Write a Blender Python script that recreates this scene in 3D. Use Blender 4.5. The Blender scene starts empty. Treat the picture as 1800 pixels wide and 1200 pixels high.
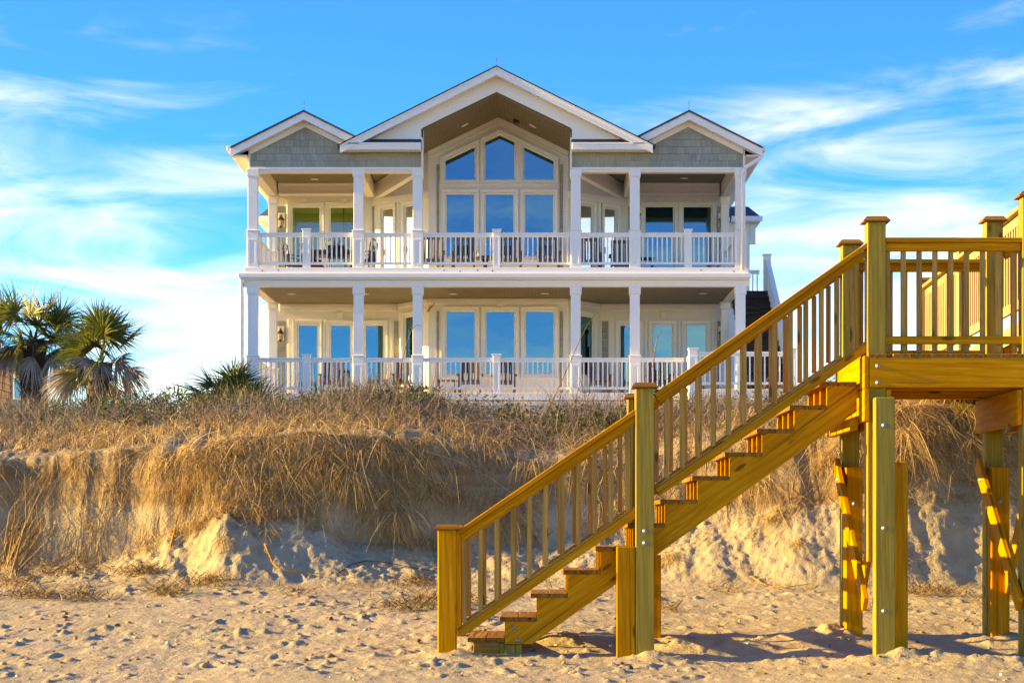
import bpy, bmesh, math, random
import numpy as np
from mathutils import Vector, Matrix
R = math.radians
random.seed(7)
rng = np.random.default_rng(11)
scene = bpy.context.scene
COL = scene.collection

# ------------------------------------------------------------------ camera, sky, sun, exposure
F, PX, PY, CZ = 3435.0, 930.0, 930.0, 1.0          # focal length and principal point in photo pixels, eye height
cam_d = bpy.data.cameras.new('camera')
cam_d.sensor_width = 36.0
cam_d.lens = F / 1800 * 36
cam_d.shift_x = (900 - PX) / 1800
cam_d.shift_y = (PY - 600) / 1800
cam_d.clip_start = 0.1
cam_d.clip_end = 6000
cam = bpy.data.objects.new('camera', cam_d)
cam.location = (0, 0, CZ)
cam.rotation_euler = (R(90), 0, 0)
COL.objects.link(cam)
scene.camera = cam

SUN_EL, SUN_FRONT = 16.0, 1.5                        # elevation, and how far the sun stands in front of the house plane
sdir = Vector((-math.cos(R(SUN_FRONT)) * math.cos(R(SUN_EL)), -math.sin(R(SUN_FRONT)) * math.cos(R(SUN_EL)), math.sin(R(SUN_EL))))
sun_d = bpy.data.lights.new('sun', 'SUN')
sun_d.energy = 2.0
sun_d.angle = R(0.5)
sun_d.color = (1.0, 0.77, 0.45)
sun = bpy.data.objects.new('sun', sun_d)
sun.rotation_euler = (-sdir).to_track_quat('-Z', 'Y').to_euler()
sun.location = (-20, 0, 20)
COL.objects.link(sun)

world = bpy.data.worlds.new('World')
scene.world = world
world.use_nodes = True
wn, wl = world.node_tree.nodes, world.node_tree.links
wn.clear()
def N(nodes, t, **kw):
    n = nodes.new(t)
    for k, v in kw.items():
        if k == 'i':
            for a, b in v.items(): n.inputs[a].default_value = b
        else: setattr(n, k, v)
    return n
tc = N(wn, 'ShaderNodeTexCoord')
# the air is clear: the sky's colour is read a little higher than the line of sight, over the whole dome alike
stretch = N(wn, 'ShaderNodeVectorMath', operation='MULTIPLY', i={1: (1, 1, 2.2)})
norm = N(wn, 'ShaderNodeVectorMath', operation='NORMALIZE')
sky = N(wn, 'ShaderNodeTexSky', sky_type='NISHITA', sun_disc=False, sun_elevation=R(SUN_EL),
        sun_rotation=math.atan2(sdir.x, sdir.y), air_density=1.0, dust_density=0.35, ozone_density=2.2)
wl.new(tc.outputs['Generated'], stretch.inputs[0]); wl.new(stretch.outputs[0], norm.inputs[0]); wl.new(norm.outputs[0], sky.inputs['Vector'])
hs = N(wn, 'ShaderNodeHueSaturation', i={'Hue': 0.53, 'Saturation': 1.95, 'Value': 0.68})
wl.new(sky.outputs[0], hs.inputs['Color'])
# cirrus: streaky noise on the direction, thinning out with height
sep = N(wn, 'ShaderNodeSeparateXYZ'); wl.new(tc.outputs['Generated'], sep.inputs[0])
mp = N(wn, 'ShaderNodeMapping', i={'Rotation': (0.0, R(13), 0.0), 'Scale': (5.0, 5.0, 21.0), 'Location': (3.1, 0.4, 1.9)})
wl.new(tc.outputs['Generated'], mp.inputs[0])
n1 = N(wn, 'ShaderNodeTexNoise', i={'Scale': 1.55, 'Detail': 8.0, 'Roughness': 0.56, 'Distortion': 0.7})
wl.new(mp.outputs[0], n1.inputs['Vector'])
mp2 = N(wn, 'ShaderNodeMapping', i={'Rotation': (0.0, R(-9), 0.0), 'Scale': (2.2, 2.2, 8.0), 'Location': (6.4, 1.0, 5.3)})
wl.new(tc.outputs['Generated'], mp2.inputs[0])
n2 = N(wn, 'ShaderNodeTexNoise', i={'Scale': 1.6, 'Detail': 3.0, 'Roughness': 0.5})
wl.new(mp2.outputs[0], n2.inputs['Vector'])
add = N(wn, 'ShaderNodeMath', operation='ADD'); wl.new(n1.outputs[0], add.inputs[0]); wl.new(n2.outputs[0], add.inputs[1])
thin = N(wn, 'ShaderNodeMapRange', i={'From Min': 0.0, 'From Max': 0.25, 'To Min': 0.38, 'To Max': -0.14}); wl.new(sep.outputs[2], thin.inputs[0])
add2 = N(wn, 'ShaderNodeMath', operation='ADD'); wl.new(add.outputs[0], add2.inputs[0]); wl.new(thin.outputs[0], add2.inputs[1])
cm = N(wn, 'ShaderNodeMapRange', interpolation_type='SMOOTHSTEP', i={'From Min': 0.88, 'From Max': 1.42, 'To Min': 0.0, 'To Max': 0.72}); wl.new(add2.outputs[0], cm.inputs[0])
mix = N(wn, 'ShaderNodeMix', data_type='RGBA'); wl.new(cm.outputs[0], mix.inputs[0]); wl.new(hs.outputs[0], mix.inputs[6])
mix.inputs[7].default_value = (1.3, 1.42, 1.65, 1)
bg = N(wn, 'ShaderNodeBackground', i={'Strength': 0.15}); wl.new(mix.outputs[2], bg.inputs[0])
out = N(wn, 'ShaderNodeOutputWorld'); wl.new(bg.outputs[0], out.inputs[0])

scene.render.engine = 'CYCLES'
scene.cycles.max_bounces = 8
scene.cycles.transparent_max_bounces = 12
vs = scene.view_settings
vs.view_transform = 'Standard'; vs.look = 'None'; vs.gamma = 1.0; vs.use_curve_mapping = False
vs.exposure = 3.15
vs.use_white_balance = True; vs.white_balance_temperature = 15000; vs.white_balance_tint = 0.0

# ------------------------------------------------------------------ pixel -> place, given the distance of what it touches
def P(px, py, Y): return Vector(((px - PX) * Y / F, Y, CZ + (PY - py) * Y / F))
def ZZ(py, Y): return CZ + (PY - py) * Y / F
def XX(px, Y): return (px - PX) * Y / F

# ------------------------------------------------------------------ materials
MATS = {}
def mat(name, build):
    m = bpy.data.materials.new(name); m.use_nodes = True
    nt = m.node_tree; nt.nodes.clear()
    o = nt.nodes.new('ShaderNodeOutputMaterial'); b = nt.nodes.new('ShaderNodeBsdfPrincipled')
    nt.links.new(b.outputs[0], o.inputs[0])
    build(nt.nodes, nt.links, b, o)
    MATS[name] = m
    return m
def ramp(n, stops):
    r = n.new('ShaderNodeValToRGB'); cr = r.color_ramp
    while len(cr.elements) < len(stops): cr.elements.new(0.5)
    for e, (p, c) in zip(cr.elements, stops): e.position = p; e.color = (*c, 1)
    return r
def bump(n, l, b, src, strength, dist):
    bp = n.new('ShaderNodeBump'); bp.inputs['Strength'].default_value = strength; bp.inputs['Distance'].default_value = dist
    l.new(src, bp.inputs['Height']); l.new(bp.outputs[0], b.inputs['Normal']); return bp
def offset_coords(n, l, kind='Object', scale=(1, 1, 1)):
    t = n.new('ShaderNodeTexCoord'); oi = n.new('ShaderNodeObjectInfo')
    mu = n.new('ShaderNodeMath'); mu.operation = 'MULTIPLY'; mu.inputs[1].default_value = 57.0
    l.new(oi.outputs['Random'], mu.inputs[0])
    ad = n.new('ShaderNodeVectorMath'); ad.operation = 'ADD'
    l.new(t.outputs[kind], ad.inputs[0]); l.new(mu.outputs[0], ad.inputs[1])
    m = n.new('ShaderNodeMapping'); m.inputs['Scale'].default_value = scale
    l.new(ad.outputs[0], m.inputs[0])
    return m.outputs[0], oi
def noise(n, l, vec, scale, detail=4, rough=0.55, dist=0.0):
    t = n.new('ShaderNodeTexNoise'); t.inputs['Scale'].default_value = scale; t.inputs['Detail'].default_value = detail
    t.inputs['Roughness'].default_value = rough; t.inputs['Distortion'].default_value = dist
    if vec is not None: l.new(vec, t.inputs['Vector'])
    return t
def mixc(n, l, fac, a, b, mode='MIX'):
    m = n.new('ShaderNodeMix'); m.data_type = 'RGBA'; m.blend_type = mode
    for s, v in ((0, fac), (6, a), (7, b)):
        if isinstance(v, (int, float)): m.inputs[s].default_value = v
        elif isinstance(v, tuple): m.inputs[s].default_value = (*v, 1)
        else: l.new(v, m.inputs[s])
    return m.outputs[2]
def maprange(n, l, v, a, b, c, d, smooth=False):
    m = n.new('ShaderNodeMapRange')
    if smooth: m.interpolation_type = 'SMOOTHSTEP'
    for k, x in zip(('From Min', 'From Max', 'To Min', 'To Max'), (a, b, c, d)): m.inputs[k].default_value = x
    l.new(v, m.inputs[0]); return m.outputs[0]

def wood(name, dark, mid, light, green=0.0, rough=0.62, knots=True):
    """sawn timber: grain runs along the piece's own x axis"""
    def f(n, l, b, o):
        v, oi = offset_coords(n, l, 'Object', (1, 1, 1))
        g = n.new('ShaderNodeMapping'); g.inputs['Scale'].default_value = (0.9, 17, 11); l.new(v, g.inputs[0])
        n1 = noise(n, l, g.outputs[0], 1.6, 5, 0.6, 1.2)
        g2 = n.new('ShaderNodeMapping'); g2.inputs['Scale'].default_value = (2.2, 90, 90); l.new(v, g2.inputs[0])
        n2 = noise(n, l, g2.outputs[0], 1.0, 3, 0.6)
        wv = n.new('ShaderNodeTexWave'); wv.wave_type = 'BANDS'; wv.bands_direction = 'DIAGONAL'
        wv.inputs['Scale'].default_value = 1.1; wv.inputs['Distortion'].default_value = 6.0; wv.inputs['Detail'].default_value = 2.0
        g3 = n.new('ShaderNodeMapping'); g3.inputs['Scale'].default_value = (0.5, 12, 9); l.new(v, g3.inputs[0]); l.new(g3.outputs[0], wv.inputs['Vector'])
        r = ramp(n, [(0.28, dark), (0.5, mid), (0.72, light)]); l.new(n1.outputs[0], r.inputs[0])
        c = mixc(n, l, maprange(n, l, wv.outputs[0], 0.55, 1.0, 0.0, 0.5), r.outputs[0], dark)
        c = mixc(n, l, maprange(n, l, n2.outputs[0], 0.42, 0.72, 0.0, 0.55), c, dark)
        if green > 0:
            blot = noise(n, l, v, 2.2, 3)
            c = mixc(n, l, maprange(n, l, blot.outputs[0], 0.35, 0.7, green * 0.45, green), c, (0.23, 0.20, 0.05))
        ck = n.new('ShaderNodeMapping'); ck.inputs['Scale'].default_value = (0.35, 26, 26); l.new(v, ck.inputs[0])
        cn = noise(n, l, ck.outputs[0], 1.0, 2, 0.5, 0.4)
        c = mixc(n, l, maprange(n, l, cn.outputs[0], 0.66, 0.70, 0.0, 0.6, True), c, tuple(x * 0.35 for x in dark))   # drying checks along the grain
        if knots:
            vk = n.new('ShaderNodeTexVoronoi'); vk.inputs['Scale'].default_value = 1.0
            g4 = n.new('ShaderNodeMapping'); g4.inputs['Scale'].default_value = (2.4, 7.5, 7.5); l.new(v, g4.inputs[0]); l.new(g4.outputs[0], vk.inputs['Vector'])
            k = maprange(n, l, vk.outputs['Distance'], 0.10, 0.17, 0.85, 0.0, True)
            c = mixc(n, l, k, c, tuple(x * 0.35 for x in dark))
        hv = n.new('ShaderNodeHueSaturation'); l.new(c, hv.inputs['Color'])
        l.new(maprange(n, l, oi.outputs['Random'], 0, 1, 0.82, 1.14), hv.inputs['Value'])
        l.new(hv.outputs[0], b.inputs['Base Color'])
        b.inputs['Roughness'].default_value = rough; b.inputs['Specular IOR Level'].default_value = 0.12
        bump(n, l, b, n2.outputs[0], 0.2, 0.003)
    return mat(name, f)
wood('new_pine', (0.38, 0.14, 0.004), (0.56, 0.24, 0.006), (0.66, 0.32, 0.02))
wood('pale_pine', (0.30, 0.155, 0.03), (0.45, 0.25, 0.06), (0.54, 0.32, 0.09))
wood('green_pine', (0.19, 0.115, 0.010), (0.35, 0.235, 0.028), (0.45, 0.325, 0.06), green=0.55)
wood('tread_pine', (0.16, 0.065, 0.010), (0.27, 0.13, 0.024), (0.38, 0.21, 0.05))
wood('walkway_pine', (0.315, 0.210, 0.083), (0.420, 0.307, 0.143), (0.495, 0.383, 0.210), knots=False)
wood('old_tread', (0.035, 0.024, 0.02), (0.075, 0.05, 0.04), (0.12, 0.085, 0.065))
wood('chair_wood', (0.10, 0.075, 0.06), (0.19, 0.14, 0.105), (0.28, 0.22, 0.17), knots=False)
wood('teak', (0.13, 0.06, 0.025), (0.22, 0.11, 0.05), (0.30, 0.16, 0.07), knots=False)

def paint(name, col, spec=0.4, var=0.10, rough=0.5, dirt=(0.55, 0.47, 0.36)):
    def f(n, l, b, o):
        v, oi = offset_coords(n, l, 'Object')
        a = noise(n, l, v, 1.7, 4); g = n.new('ShaderNodeMapping'); g.inputs['Scale'].default_value = (9, 9, 1.2); l.new(v, g.inputs[0])
        s = noise(n, l, g.outputs[0], 2.0, 4)
        d = mixc(n, l, maprange(n, l, s.outputs[0], 0.5, 0.8, 0.0, var), col, dirt)
        d = mixc(n, l, maprange(n, l, a.outputs[0], 0.35, 0.75, 0.0, var * 0.8), d, tuple(c * 0.8 for c in col))
        l.new(d, b.inputs['Base Color']); b.inputs['Roughness'].default_value = rough
        b.inputs['Specular IOR Level'].default_value = spec
        bump(n, l, b, s.outputs[0], 0.06, 0.01)
    return mat(name, f)
paint('white_paint', (0.88, 0.845, 0.76), var=0.07)
paint('wall_paint', (0.84, 0.79, 0.70), var=0.15)
paint('gutter_white', (0.82, 0.82, 0.81), spec=0.5, rough=0.35, var=0.05)
paint('black_metal', (0.012, 0.012, 0.014), spec=0.5, rough=0.4, var=0.1, dirt=(0.05, 0.04, 0.03))
paint('lamp_light_disc', (0.78, 0.74, 0.62))
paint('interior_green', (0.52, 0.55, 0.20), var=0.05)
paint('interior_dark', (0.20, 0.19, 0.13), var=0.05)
paint('interior_ceiling', (0.62, 0.64, 0.42), var=0.03)
paint('red_fabric', (0.45, 0.02, 0.015), rough=0.9, dirt=(0.2, 0.02, 0.02))
paint('navy_fabric', (0.012, 0.016, 0.05), rough=0.9, dirt=(0.05, 0.05, 0.06))
paint('chandelier_metal', (0.20, 0.22, 0.13), rough=0.5)
paint('rust', (0.40, 0.16, 0.04), rough=0.8)
paint('shade_fabric', (0.42, 0.52, 0.50), rough=0.9, var=0.03)

def f(n, l, b, o):
    v, oi = offset_coords(n, l, 'Object'); g = n.new('ShaderNodeMapping'); g.inputs['Scale'].default_value = (34, 34, 3); l.new(v, g.inputs[0])
    s = noise(n, l, g.outputs[0], 1.4, 4)
    r = ramp(n, [(0.25, (0.25, 0.265, 0.21)), (0.6, (0.345, 0.36, 0.29)), (0.8, (0.41, 0.42, 0.345))]); l.new(s.outputs[0], r.inputs[0])
    h = n.new('ShaderNodeHueSaturation'); l.new(r.outputs[0], h.inputs['Color']); l.new(maprange(n, l, oi.outputs['Random'], 0, 1, 0.86, 1.1), h.inputs['Value'])
    l.new(h.outputs[0], b.inputs['Base Color']); b.inputs['Roughness'].default_value = 0.75
    bump(n, l, b, s.outputs[0], 0.4, 0.006)
mat('sage_shingle', f)
def f(n, l, b, o):
    v, oi = offset_coords(n, l, 'Object'); g = n.new('ShaderNodeMapping'); g.inputs['Scale'].default_value = (3, 30, 3); l.new(v, g.inputs[0])
    s = noise(n, l, g.outputs[0], 1.4, 4)
    r = ramp(n, [(0.25, (0.30, 0.185, 0.10)), (0.6, (0.42, 0.28, 0.165)), (0.8, (0.50, 0.35, 0.22))]); l.new(s.outputs[0], r.inputs[0])
    l.new(r.outputs[0], b.inputs['Base Color']); b.inputs['Roughness'].default_value = 0.8
    bump(n, l, b, s.outputs[0], 0.4, 0.006)
mat('tan_shingle', f)
def f(n, l, b, o):
    t = n.new('ShaderNodeTexCoord'); br = n.new('ShaderNodeTexBrick')
    br.inputs['Scale'].default_value = 1.0; br.inputs['Brick Width'].default_value = 0.30; br.inputs['Row Height'].default_value = 0.14; br.inputs['Mortar Size'].default_value = 0.006
    br.inputs['Color1'].default_value = (0.030, 0.035, 0.045, 1); br.inputs['Color2'].default_value = (0.075, 0.075, 0.08, 1); br.inputs['Mortar'].default_value = (0.015, 0.015, 0.017, 1)
    l.new(t.outputs['Generated'], br.inputs['Vector'])
    g = n.new('ShaderNodeMapping'); g.inputs['Scale'].default_value = (1, 1, 1.6); l.new(t.outputs['Object'], g.inputs[0]); l.new(g.outputs[0], br.inputs['Vector'])
    s = noise(n, l, t.outputs['Object'], 60, 2)
    l.new(mixc(n, l, 0.35, br.outputs[0], s.outputs[0], 'OVERLAY'), b.inputs['Base Color']); b.inputs['Roughness'].default_value = 0.85
    bump(n, l, b, s.outputs[0], 0.5, 0.004)
mat('roof_shingle', f)
def f(n, l, b, o):
    t = n.new('ShaderNodeTexCoord'); w = n.new('ShaderNodeTexWave'); w.bands_direction = 'X'; w.inputs['Scale'].default_value = 3.4; w.inputs['Distortion'].default_value = 0
    w.wave_profile = 'SAW'; l.new(t.outputs['Object'], w.inputs['Vector'])
    s = noise(n, l, t.outputs['Object'], 2.5, 4)
    r = ramp(n, [(0.3, (0.15, 0.115, 0.062)), (0.7, (0.205, 0.165, 0.095))]); l.new(s.outputs[0], r.inputs[0])
    g = maprange(n, l, w.outputs[0], 0.0, 0.16, 0.8, 0.0)
    l.new(mixc(n, l, g, r.outputs[0], (0.055, 0.042, 0.022)), b.inputs['Base Color']); b.inputs['Roughness'].default_value = 0.55
mat('beadboard', f)
def f(n, l, b, o):
    t = n.new('ShaderNodeTexCoord'); vo = n.new('ShaderNodeTexVoronoi'); vo.inputs['Scale'].default_value = 9; vo.inputs['Randomness'].default_value = 0.25
    l.new(t.outputs['Object'], vo.inputs['Vector'])
    k = maprange(n, l, vo.outputs['Distance'], 0.18, 0.26, 1.0, 0.0)
    l.new(mixc(n, l, k, (0.74, 0.72, 0.66), (0.16, 0.14, 0.11)), b.inputs['Base Color']); b.inputs['Roughness'].default_value = 0.6
mat('vent_soffit', f)
def f(n, l, b, o):
    # coated window glass: a strong clear reflection over a see-through pane
    gl = n.new('ShaderNodeBsdfGlossy'); gl.inputs['Color'].default_value = (0.14, 0.34, 0.40, 1); gl.inputs['Roughness'].default_value = 0.0
    t = n.new('ShaderNodeTexCoord'); s = noise(n, l, t.outputs['Object'], 1.3, 2)
    bp = n.new('ShaderNodeBump'); bp.inputs['Strength'].default_value = 0.05; bp.inputs['Distance'].default_value = 0.02
    l.new(s.outputs[0], bp.inputs['Height']); l.new(bp.outputs[0], gl.inputs['Normal'])
    tr = n.new('ShaderNodeBsdfTransparent'); tr.inputs['Color'].default_value = (0.62, 0.68, 0.66, 1)
    mx = n.new('ShaderNodeMixShader'); mx.inputs[0].default_value = 0.62
    l.new(tr.outputs[0], mx.inputs[1]); l.new(gl.outputs[0], mx.inputs[2]); l.new(mx.outputs[0], o.inputs[0])
    n.remove(b)
mat('window_glass', f)
mc = MATS['window_glass'].copy(); mc.name = 'clear_glass'; MATS['clear_glass'] = mc
for n_ in mc.node_tree.nodes:
    if n_.type == 'MIX_SHADER': n_.inputs[0].default_value = 0.08
    if n_.type == 'BSDF_TRANSPARENT': n_.inputs['Color'].default_value = (0.92, 0.95, 0.93, 1)
    if n_.type == 'BSDF_GLOSSY': n_.inputs['Color'].default_value = (1, 1, 1, 1)
mg = MATS['window_glass'].copy(); mg.name = 'dining_glass'; MATS['dining_glass'] = mg
for n_ in mg.node_tree.nodes:
    if n_.type == 'MIX_SHADER': n_.inputs[0].default_value = 0.30
    if n_.type == 'BSDF_TRANSPARENT': n_.inputs['Color'].default_value = (0.86, 0.92, 0.84, 1)
md = MATS['window_glass'].copy(); md.name = 'door_glass'; MATS['door_glass'] = md
for n_ in md.node_tree.nodes:
    if n_.type == 'BSDF_GLOSSY': n_.inputs['Color'].default_value = (0.80, 0.86, 0.84, 1)
def f(n, l, b, o):
    b.inputs['Base Color'].default_value = (0.75, 0.7, 0.6, 1); b.inputs['Roughness'].default_value = 0.25; b.inputs['Transmission Weight'].default_value = 0.5
mat('lamp_glass', f)
def f(n, l, b, o):
    v, oi = offset_coords(n, l, 'Object'); s = noise(n, l, v, 60, 3)
    r = ramp(n, [(0.3, (0.20, 0.22, 0.25)), (0.7, (0.36, 0.385, 0.42))]); l.new(s.outputs[0], r.inputs[0]); l.new(r.outputs[0], b.inputs['Base Color'])
    b.inputs['Metallic'].default_value = 0.55; b.inputs['Roughness'].default_value = 0.45
mat('galvanised', f)

def f(n, l, b, o):
    t = n.new('ShaderNodeTexCoord'); P0 = t.outputs['Object']
    big = noise(n, l, P0, 0.55, 4); med = noise(n, l, P0, 5.0, 5, 0.6); fine = noise(n, l, P0, 55, 4, 0.65)
    r = ramp(n, [(0.25, (0.275, 0.22, 0.125)), (0.55, (0.36, 0.30, 0.18)), (0.8, (0.42, 0.365, 0.235))]); l.new(med.outputs[0], r.inputs[0])
    c = mixc(n, l, maprange(n, l, big.outputs[0], 0.4, 0.7, 0.0, 0.35), r.outputs[0], (0.390, 0.320, 0.234))
    sp = n.new('ShaderNodeSeparateXYZ'); l.new(P0, sp.inputs[0])
    # damp, root-stained layers in the cut face of the dune (only where the face is steep)
    ge = n.new('ShaderNodeNewGeometry'); sn = n.new('ShaderNodeSeparateXYZ'); l.new(ge.outputs['True Normal'], sn.inputs[0])
    steep = maprange(n, l, sn.outputs[2], 0.75, 0.40, 0.0, 1.0)
    ms = n.new('ShaderNodeMapping'); ms.inputs['Scale'].default_value = (0.25, 0.25, 9); l.new(P0, ms.inputs[0])
    lay = noise(n, l, ms.outputs[0], 1.0, 5, 0.6)
    zband = maprange(n, l, sp.outputs[2], 1.12, 1.36, 0.0, 1.0, True)
    m1 = n.new('ShaderNodeMath'); m1.operation = 'MULTIPLY'; l.new(steep, m1.inputs[0]); l.new(zband, m1.inputs[1])
    m2 = n.new('ShaderNodeMath'); m2.operation = 'MULTIPLY'; l.new(m1.outputs[0], m2.inputs[0]); l.new(maprange(n, l, lay.outputs[0], 0.3, 0.62, 0.35, 1.0), m2.inputs[1])
    c = mixc(n, l, m2.outputs[0], c, (0.215, 0.13, 0.052))
    # dark specks of shell and grit
    vo = n.new('ShaderNodeTexVoronoi'); vo.inputs['Scale'].default_value = 38; l.new(P0, vo.inputs['Vector'])
    sel = n.new('ShaderNodeSeparateColor'); l.new(vo.outputs['Color'], sel.inputs[0])
    dots = maprange(n, l, vo.outputs['Distance'], 0.12, 0.24, 1.0, 0.0)
    m3 = n.new('ShaderNodeMath'); m3.operation = 'MULTIPLY'; l.new(dots, m3.inputs[0]); l.new(maprange(n, l, sel.outputs[0], 0.86, 0.9, 0.0, 0.7), m3.inputs[1])
    c = mixc(n, l, m3.outputs[0], c, (0.24, 0.17, 0.10))
    # litter under the dune plants, away from the beach
    litter = maprange(n, l, sp.outputs[1], 21.2, 22.2, 0.0, 0.8, True)
    c = mixc(n, l, litter, c, (0.20, 0.145, 0.085))
    l.new(c, b.inputs['Base Color']); b.inputs['Roughness'].default_value = 0.95; b.inputs['Specular IOR Level'].default_value = 0.15
    ad = n.new('ShaderNodeMath'); ad.operation = 'ADD'; l.new(fine.outputs[0], ad.inputs[0])
    mm = n.new('ShaderNodeMath'); mm.operation = 'MULTIPLY'; mm.inputs[1].default_value = 2.0; l.new(noise(n, l, P0, 17, 4, 0.6).outputs[0], mm.inputs[0]); l.new(mm.outputs[0], ad.inputs[1])
    bump(n, l, b, ad.outputs[0], 0.7, 0.012)
mat('sand', f)

def strand_mat(name, stops, rough=0.7, trans=0.0):
    def f(n, l, b, o):
        a = n.new('ShaderNodeAttribute'); a.attribute_name = 'tint'
        r = ramp(n, stops); l.new(a.outputs['Fac'], r.inputs[0]); l.new(r.outputs[0], b.inputs['Base Color'])
        b.inputs['Roughness'].default_value = rough; b.inputs['Specular IOR Level'].default_value = 0.25
        if trans:
            tl = n.new('ShaderNodeBsdfTranslucent'); l.new(r.outputs[0], tl.inputs[0])
            mx = n.new('ShaderNodeMixShader'); mx.inputs[0].default_value = trans
            l.new(b.outputs[0], mx.inputs[1]); l.new(tl.outputs[0], mx.inputs[2]); l.new(mx.outputs[0], o.inputs[0])
    return mat(name, f)
strand_mat('old_straw', [(0.0, (0.09, 0.065, 0.035)), (0.4, (0.22, 0.165, 0.085)), (0.8, (0.36, 0.28, 0.16)), (1.0, (0.46, 0.37, 0.23))], trans=0.15)
strand_mat('straw', [(0.0, (0.17, 0.095, 0.035)), (0.35, (0.37, 0.235, 0.085)), (0.75, (0.56, 0.40, 0.18)), (1.0, (0.66, 0.52, 0.30))], trans=0.2)
strand_mat('roots', [(0.0, (0.13, 0.07, 0.025)), (0.4, (0.33, 0.20, 0.07)), (1.0, (0.56, 0.39, 0.16))])
strand_mat('scrub_twig', [(0.0, (0.045, 0.035, 0.028)), (0.5, (0.15, 0.12, 0.09)), (1.0, (0.27, 0.225, 0.17))])
strand_mat('scrub_leaf', [(0.0, (0.022, 0.035, 0.012)), (0.5, (0.06, 0.085, 0.022)), (0.85, (0.12, 0.13, 0.03)), (1.0, (0.28, 0.12, 0.03))], trans=0.2)
strand_mat('palm_green', [(0.0, (0.035, 0.06, 0.014)), (0.5, (0.10, 0.13, 0.026)), (1.0, (0.24, 0.22, 0.05))], rough=0.45, trans=0.25)
strand_mat('palm_dead', [(0.0, (0.13, 0.10, 0.075)), (0.5, (0.31, 0.265, 0.21)), (1.0, (0.55, 0.48, 0.40))], trans=0.1)
strand_mat('palm_boot', [(0.0, (0.05, 0.04, 0.032)), (0.5, (0.12, 0.095, 0.075)), (1.0, (0.21, 0.17, 0.13))])
strand_mat('wrack', [(0.0, (0.08, 0.045, 0.02)), (0.5, (0.24, 0.145, 0.05)), (1.0, (0.46, 0.32, 0.13))])
def f(n, l, b, o):
    oi = n.new('ShaderNodeObjectInfo'); t = n.new('ShaderNodeTexCoord')
    r = ramp(n, [(0.0, (0.055, 0.045, 0.04)), (0.3, (0.20, 0.11, 0.045)), (0.6, (0.36, 0.19, 0.06)), (0.85, (0.42, 0.33, 0.22)), (1.0, (0.66, 0.62, 0.55))])
    l.new(oi.outputs['Random'], r.inputs[0]); s = noise(n, l, t.outputs['Object'], 40, 3)
    l.new(mixc(n, l, 0.5, r.outputs[0], s.outputs[0], 'OVERLAY'), b.inputs['Base Color']); b.inputs['Roughness'].default_value = 0.7
mat('pebble', f)
def f(n, l, b, o):
    t = n.new('ShaderNodeTexCoord'); s = noise(n, l, t.outputs['Object'], 0.4, 5)
    b.inputs['Base Color'].default_value = (0.02, 0.06, 0.08, 1); b.inputs['Roughness'].default_value = 0.12; bump(n, l, b, s.outputs[0], 0.6, 0.3)
mat('sea_water', f)
# ------------------------------------------------------------------ helpers
WM = {}                                              # world matrix of every object made here
def link(name, me, matname, parent=None, M=None):
    o = bpy.data.objects.new(name, me); COL.objects.link(o)
    if matname and me is not None and not me.materials: me.materials.append(MATS[matname])
    M = M or Matrix.Identity(4)
    WM[o] = M
    if parent is not None:
        o.parent = parent; o.matrix_parent_inverse = WM[parent].inverted()
    o.matrix_basis = M
    return o
def tag(o, label=None, category=None, group=None, kind=None):
    for k, v in (('label', label), ('category', category), ('group', group), ('kind', kind)):
        if v: o[k] = v
    return o
def thing(name, loc, label, category, group=None):
    return tag(link(name, None, None, None, Matrix.Translation(loc)), label, category, group)
def mesh(name, V, Fc, smooth=False):
    me = bpy.data.meshes.new(name); me.from_pydata([tuple(v) for v in V], [], Fc); me.update()
    if smooth: me.polygons.foreach_set('use_smooth', [True] * len(me.polygons))
    return me
def chamfer_box(sx, sy, sz, c=0.004):
    """box centred on the origin with bevelled edges"""
    c = min(c, sx * .3, sy * .3, sz * .3); h = (sx / 2, sy / 2, sz / 2); V = []; idx = {}
    for X in (-1, 1):
        for Y in (-1, 1):
            for Z in (-1, 1):
                for a in range(3):
                    p = [X * (h[0] - c), Y * (h[1] - c), Z * (h[2] - c)]
                    p[a] += (X, Y, Z)[a] * c
                    idx[(X, Y, Z, a)] = len(V); V.append(p)
    Fc = []
    for a in range(3):
        b, d = (a + 1) % 3, (a + 2) % 3
        for s in (-1, 1):
            q = []
            for (u, v) in ((-1, -1), (1, -1), (1, 1), (-1, 1)):
                k = [0, 0, 0]; k[a] = s; k[b] = u; k[d] = v; q.append(idx[(*k, a)])
            Fc.append(q if s > 0 else q[::-1])
        for u in (-1, 1):                            # edges that run along axis a
            for v in (-1, 1):
                k0 = [0, 0, 0]; k0[a] = -1; k0[b] = u; k0[d] = v; k1 = list(k0); k1[a] = 1
                q = [idx[(*k0, b)], idx[(*k1, b)], idx[(*k1, d)], idx[(*k0, d)]]
                Fc.append(q if u * v < 0 else q[::-1])
    for X in (-1, 1):
        for Y in (-1, 1):
            for Z in (-1, 1):
                q = [idx[(X, Y, Z, a)] for a in range(3)]
                Fc.append(q if X * Y * Z > 0 else q[::-1])
    return V, Fc
BOXES = {}
def box_mesh(name, sx, sy, sz, matname, c=0.004):
    k = (round(sx, 4), round(sy, 4), round(sz, 4), matname, c)
    if k not in BOXES:
        V, Fc = chamfer_box(sx, sy, sz, c); me = mesh(name, V, Fc); me.materials.append(MATS[matname]); BOXES[k] = me
    return BOXES[k]
def box(name, x0, x1, y0, y1, z0, z1, matname, parent=None, c=0.006):
    me = box_mesh(name, x1 - x0, y1 - y0, z1 - z0, matname, c)
    return link(name, me, matname, parent, Matrix.Translation(((x0 + x1) / 2, (y0 + y1) / 2, (z0 + z1) / 2)))
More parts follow.
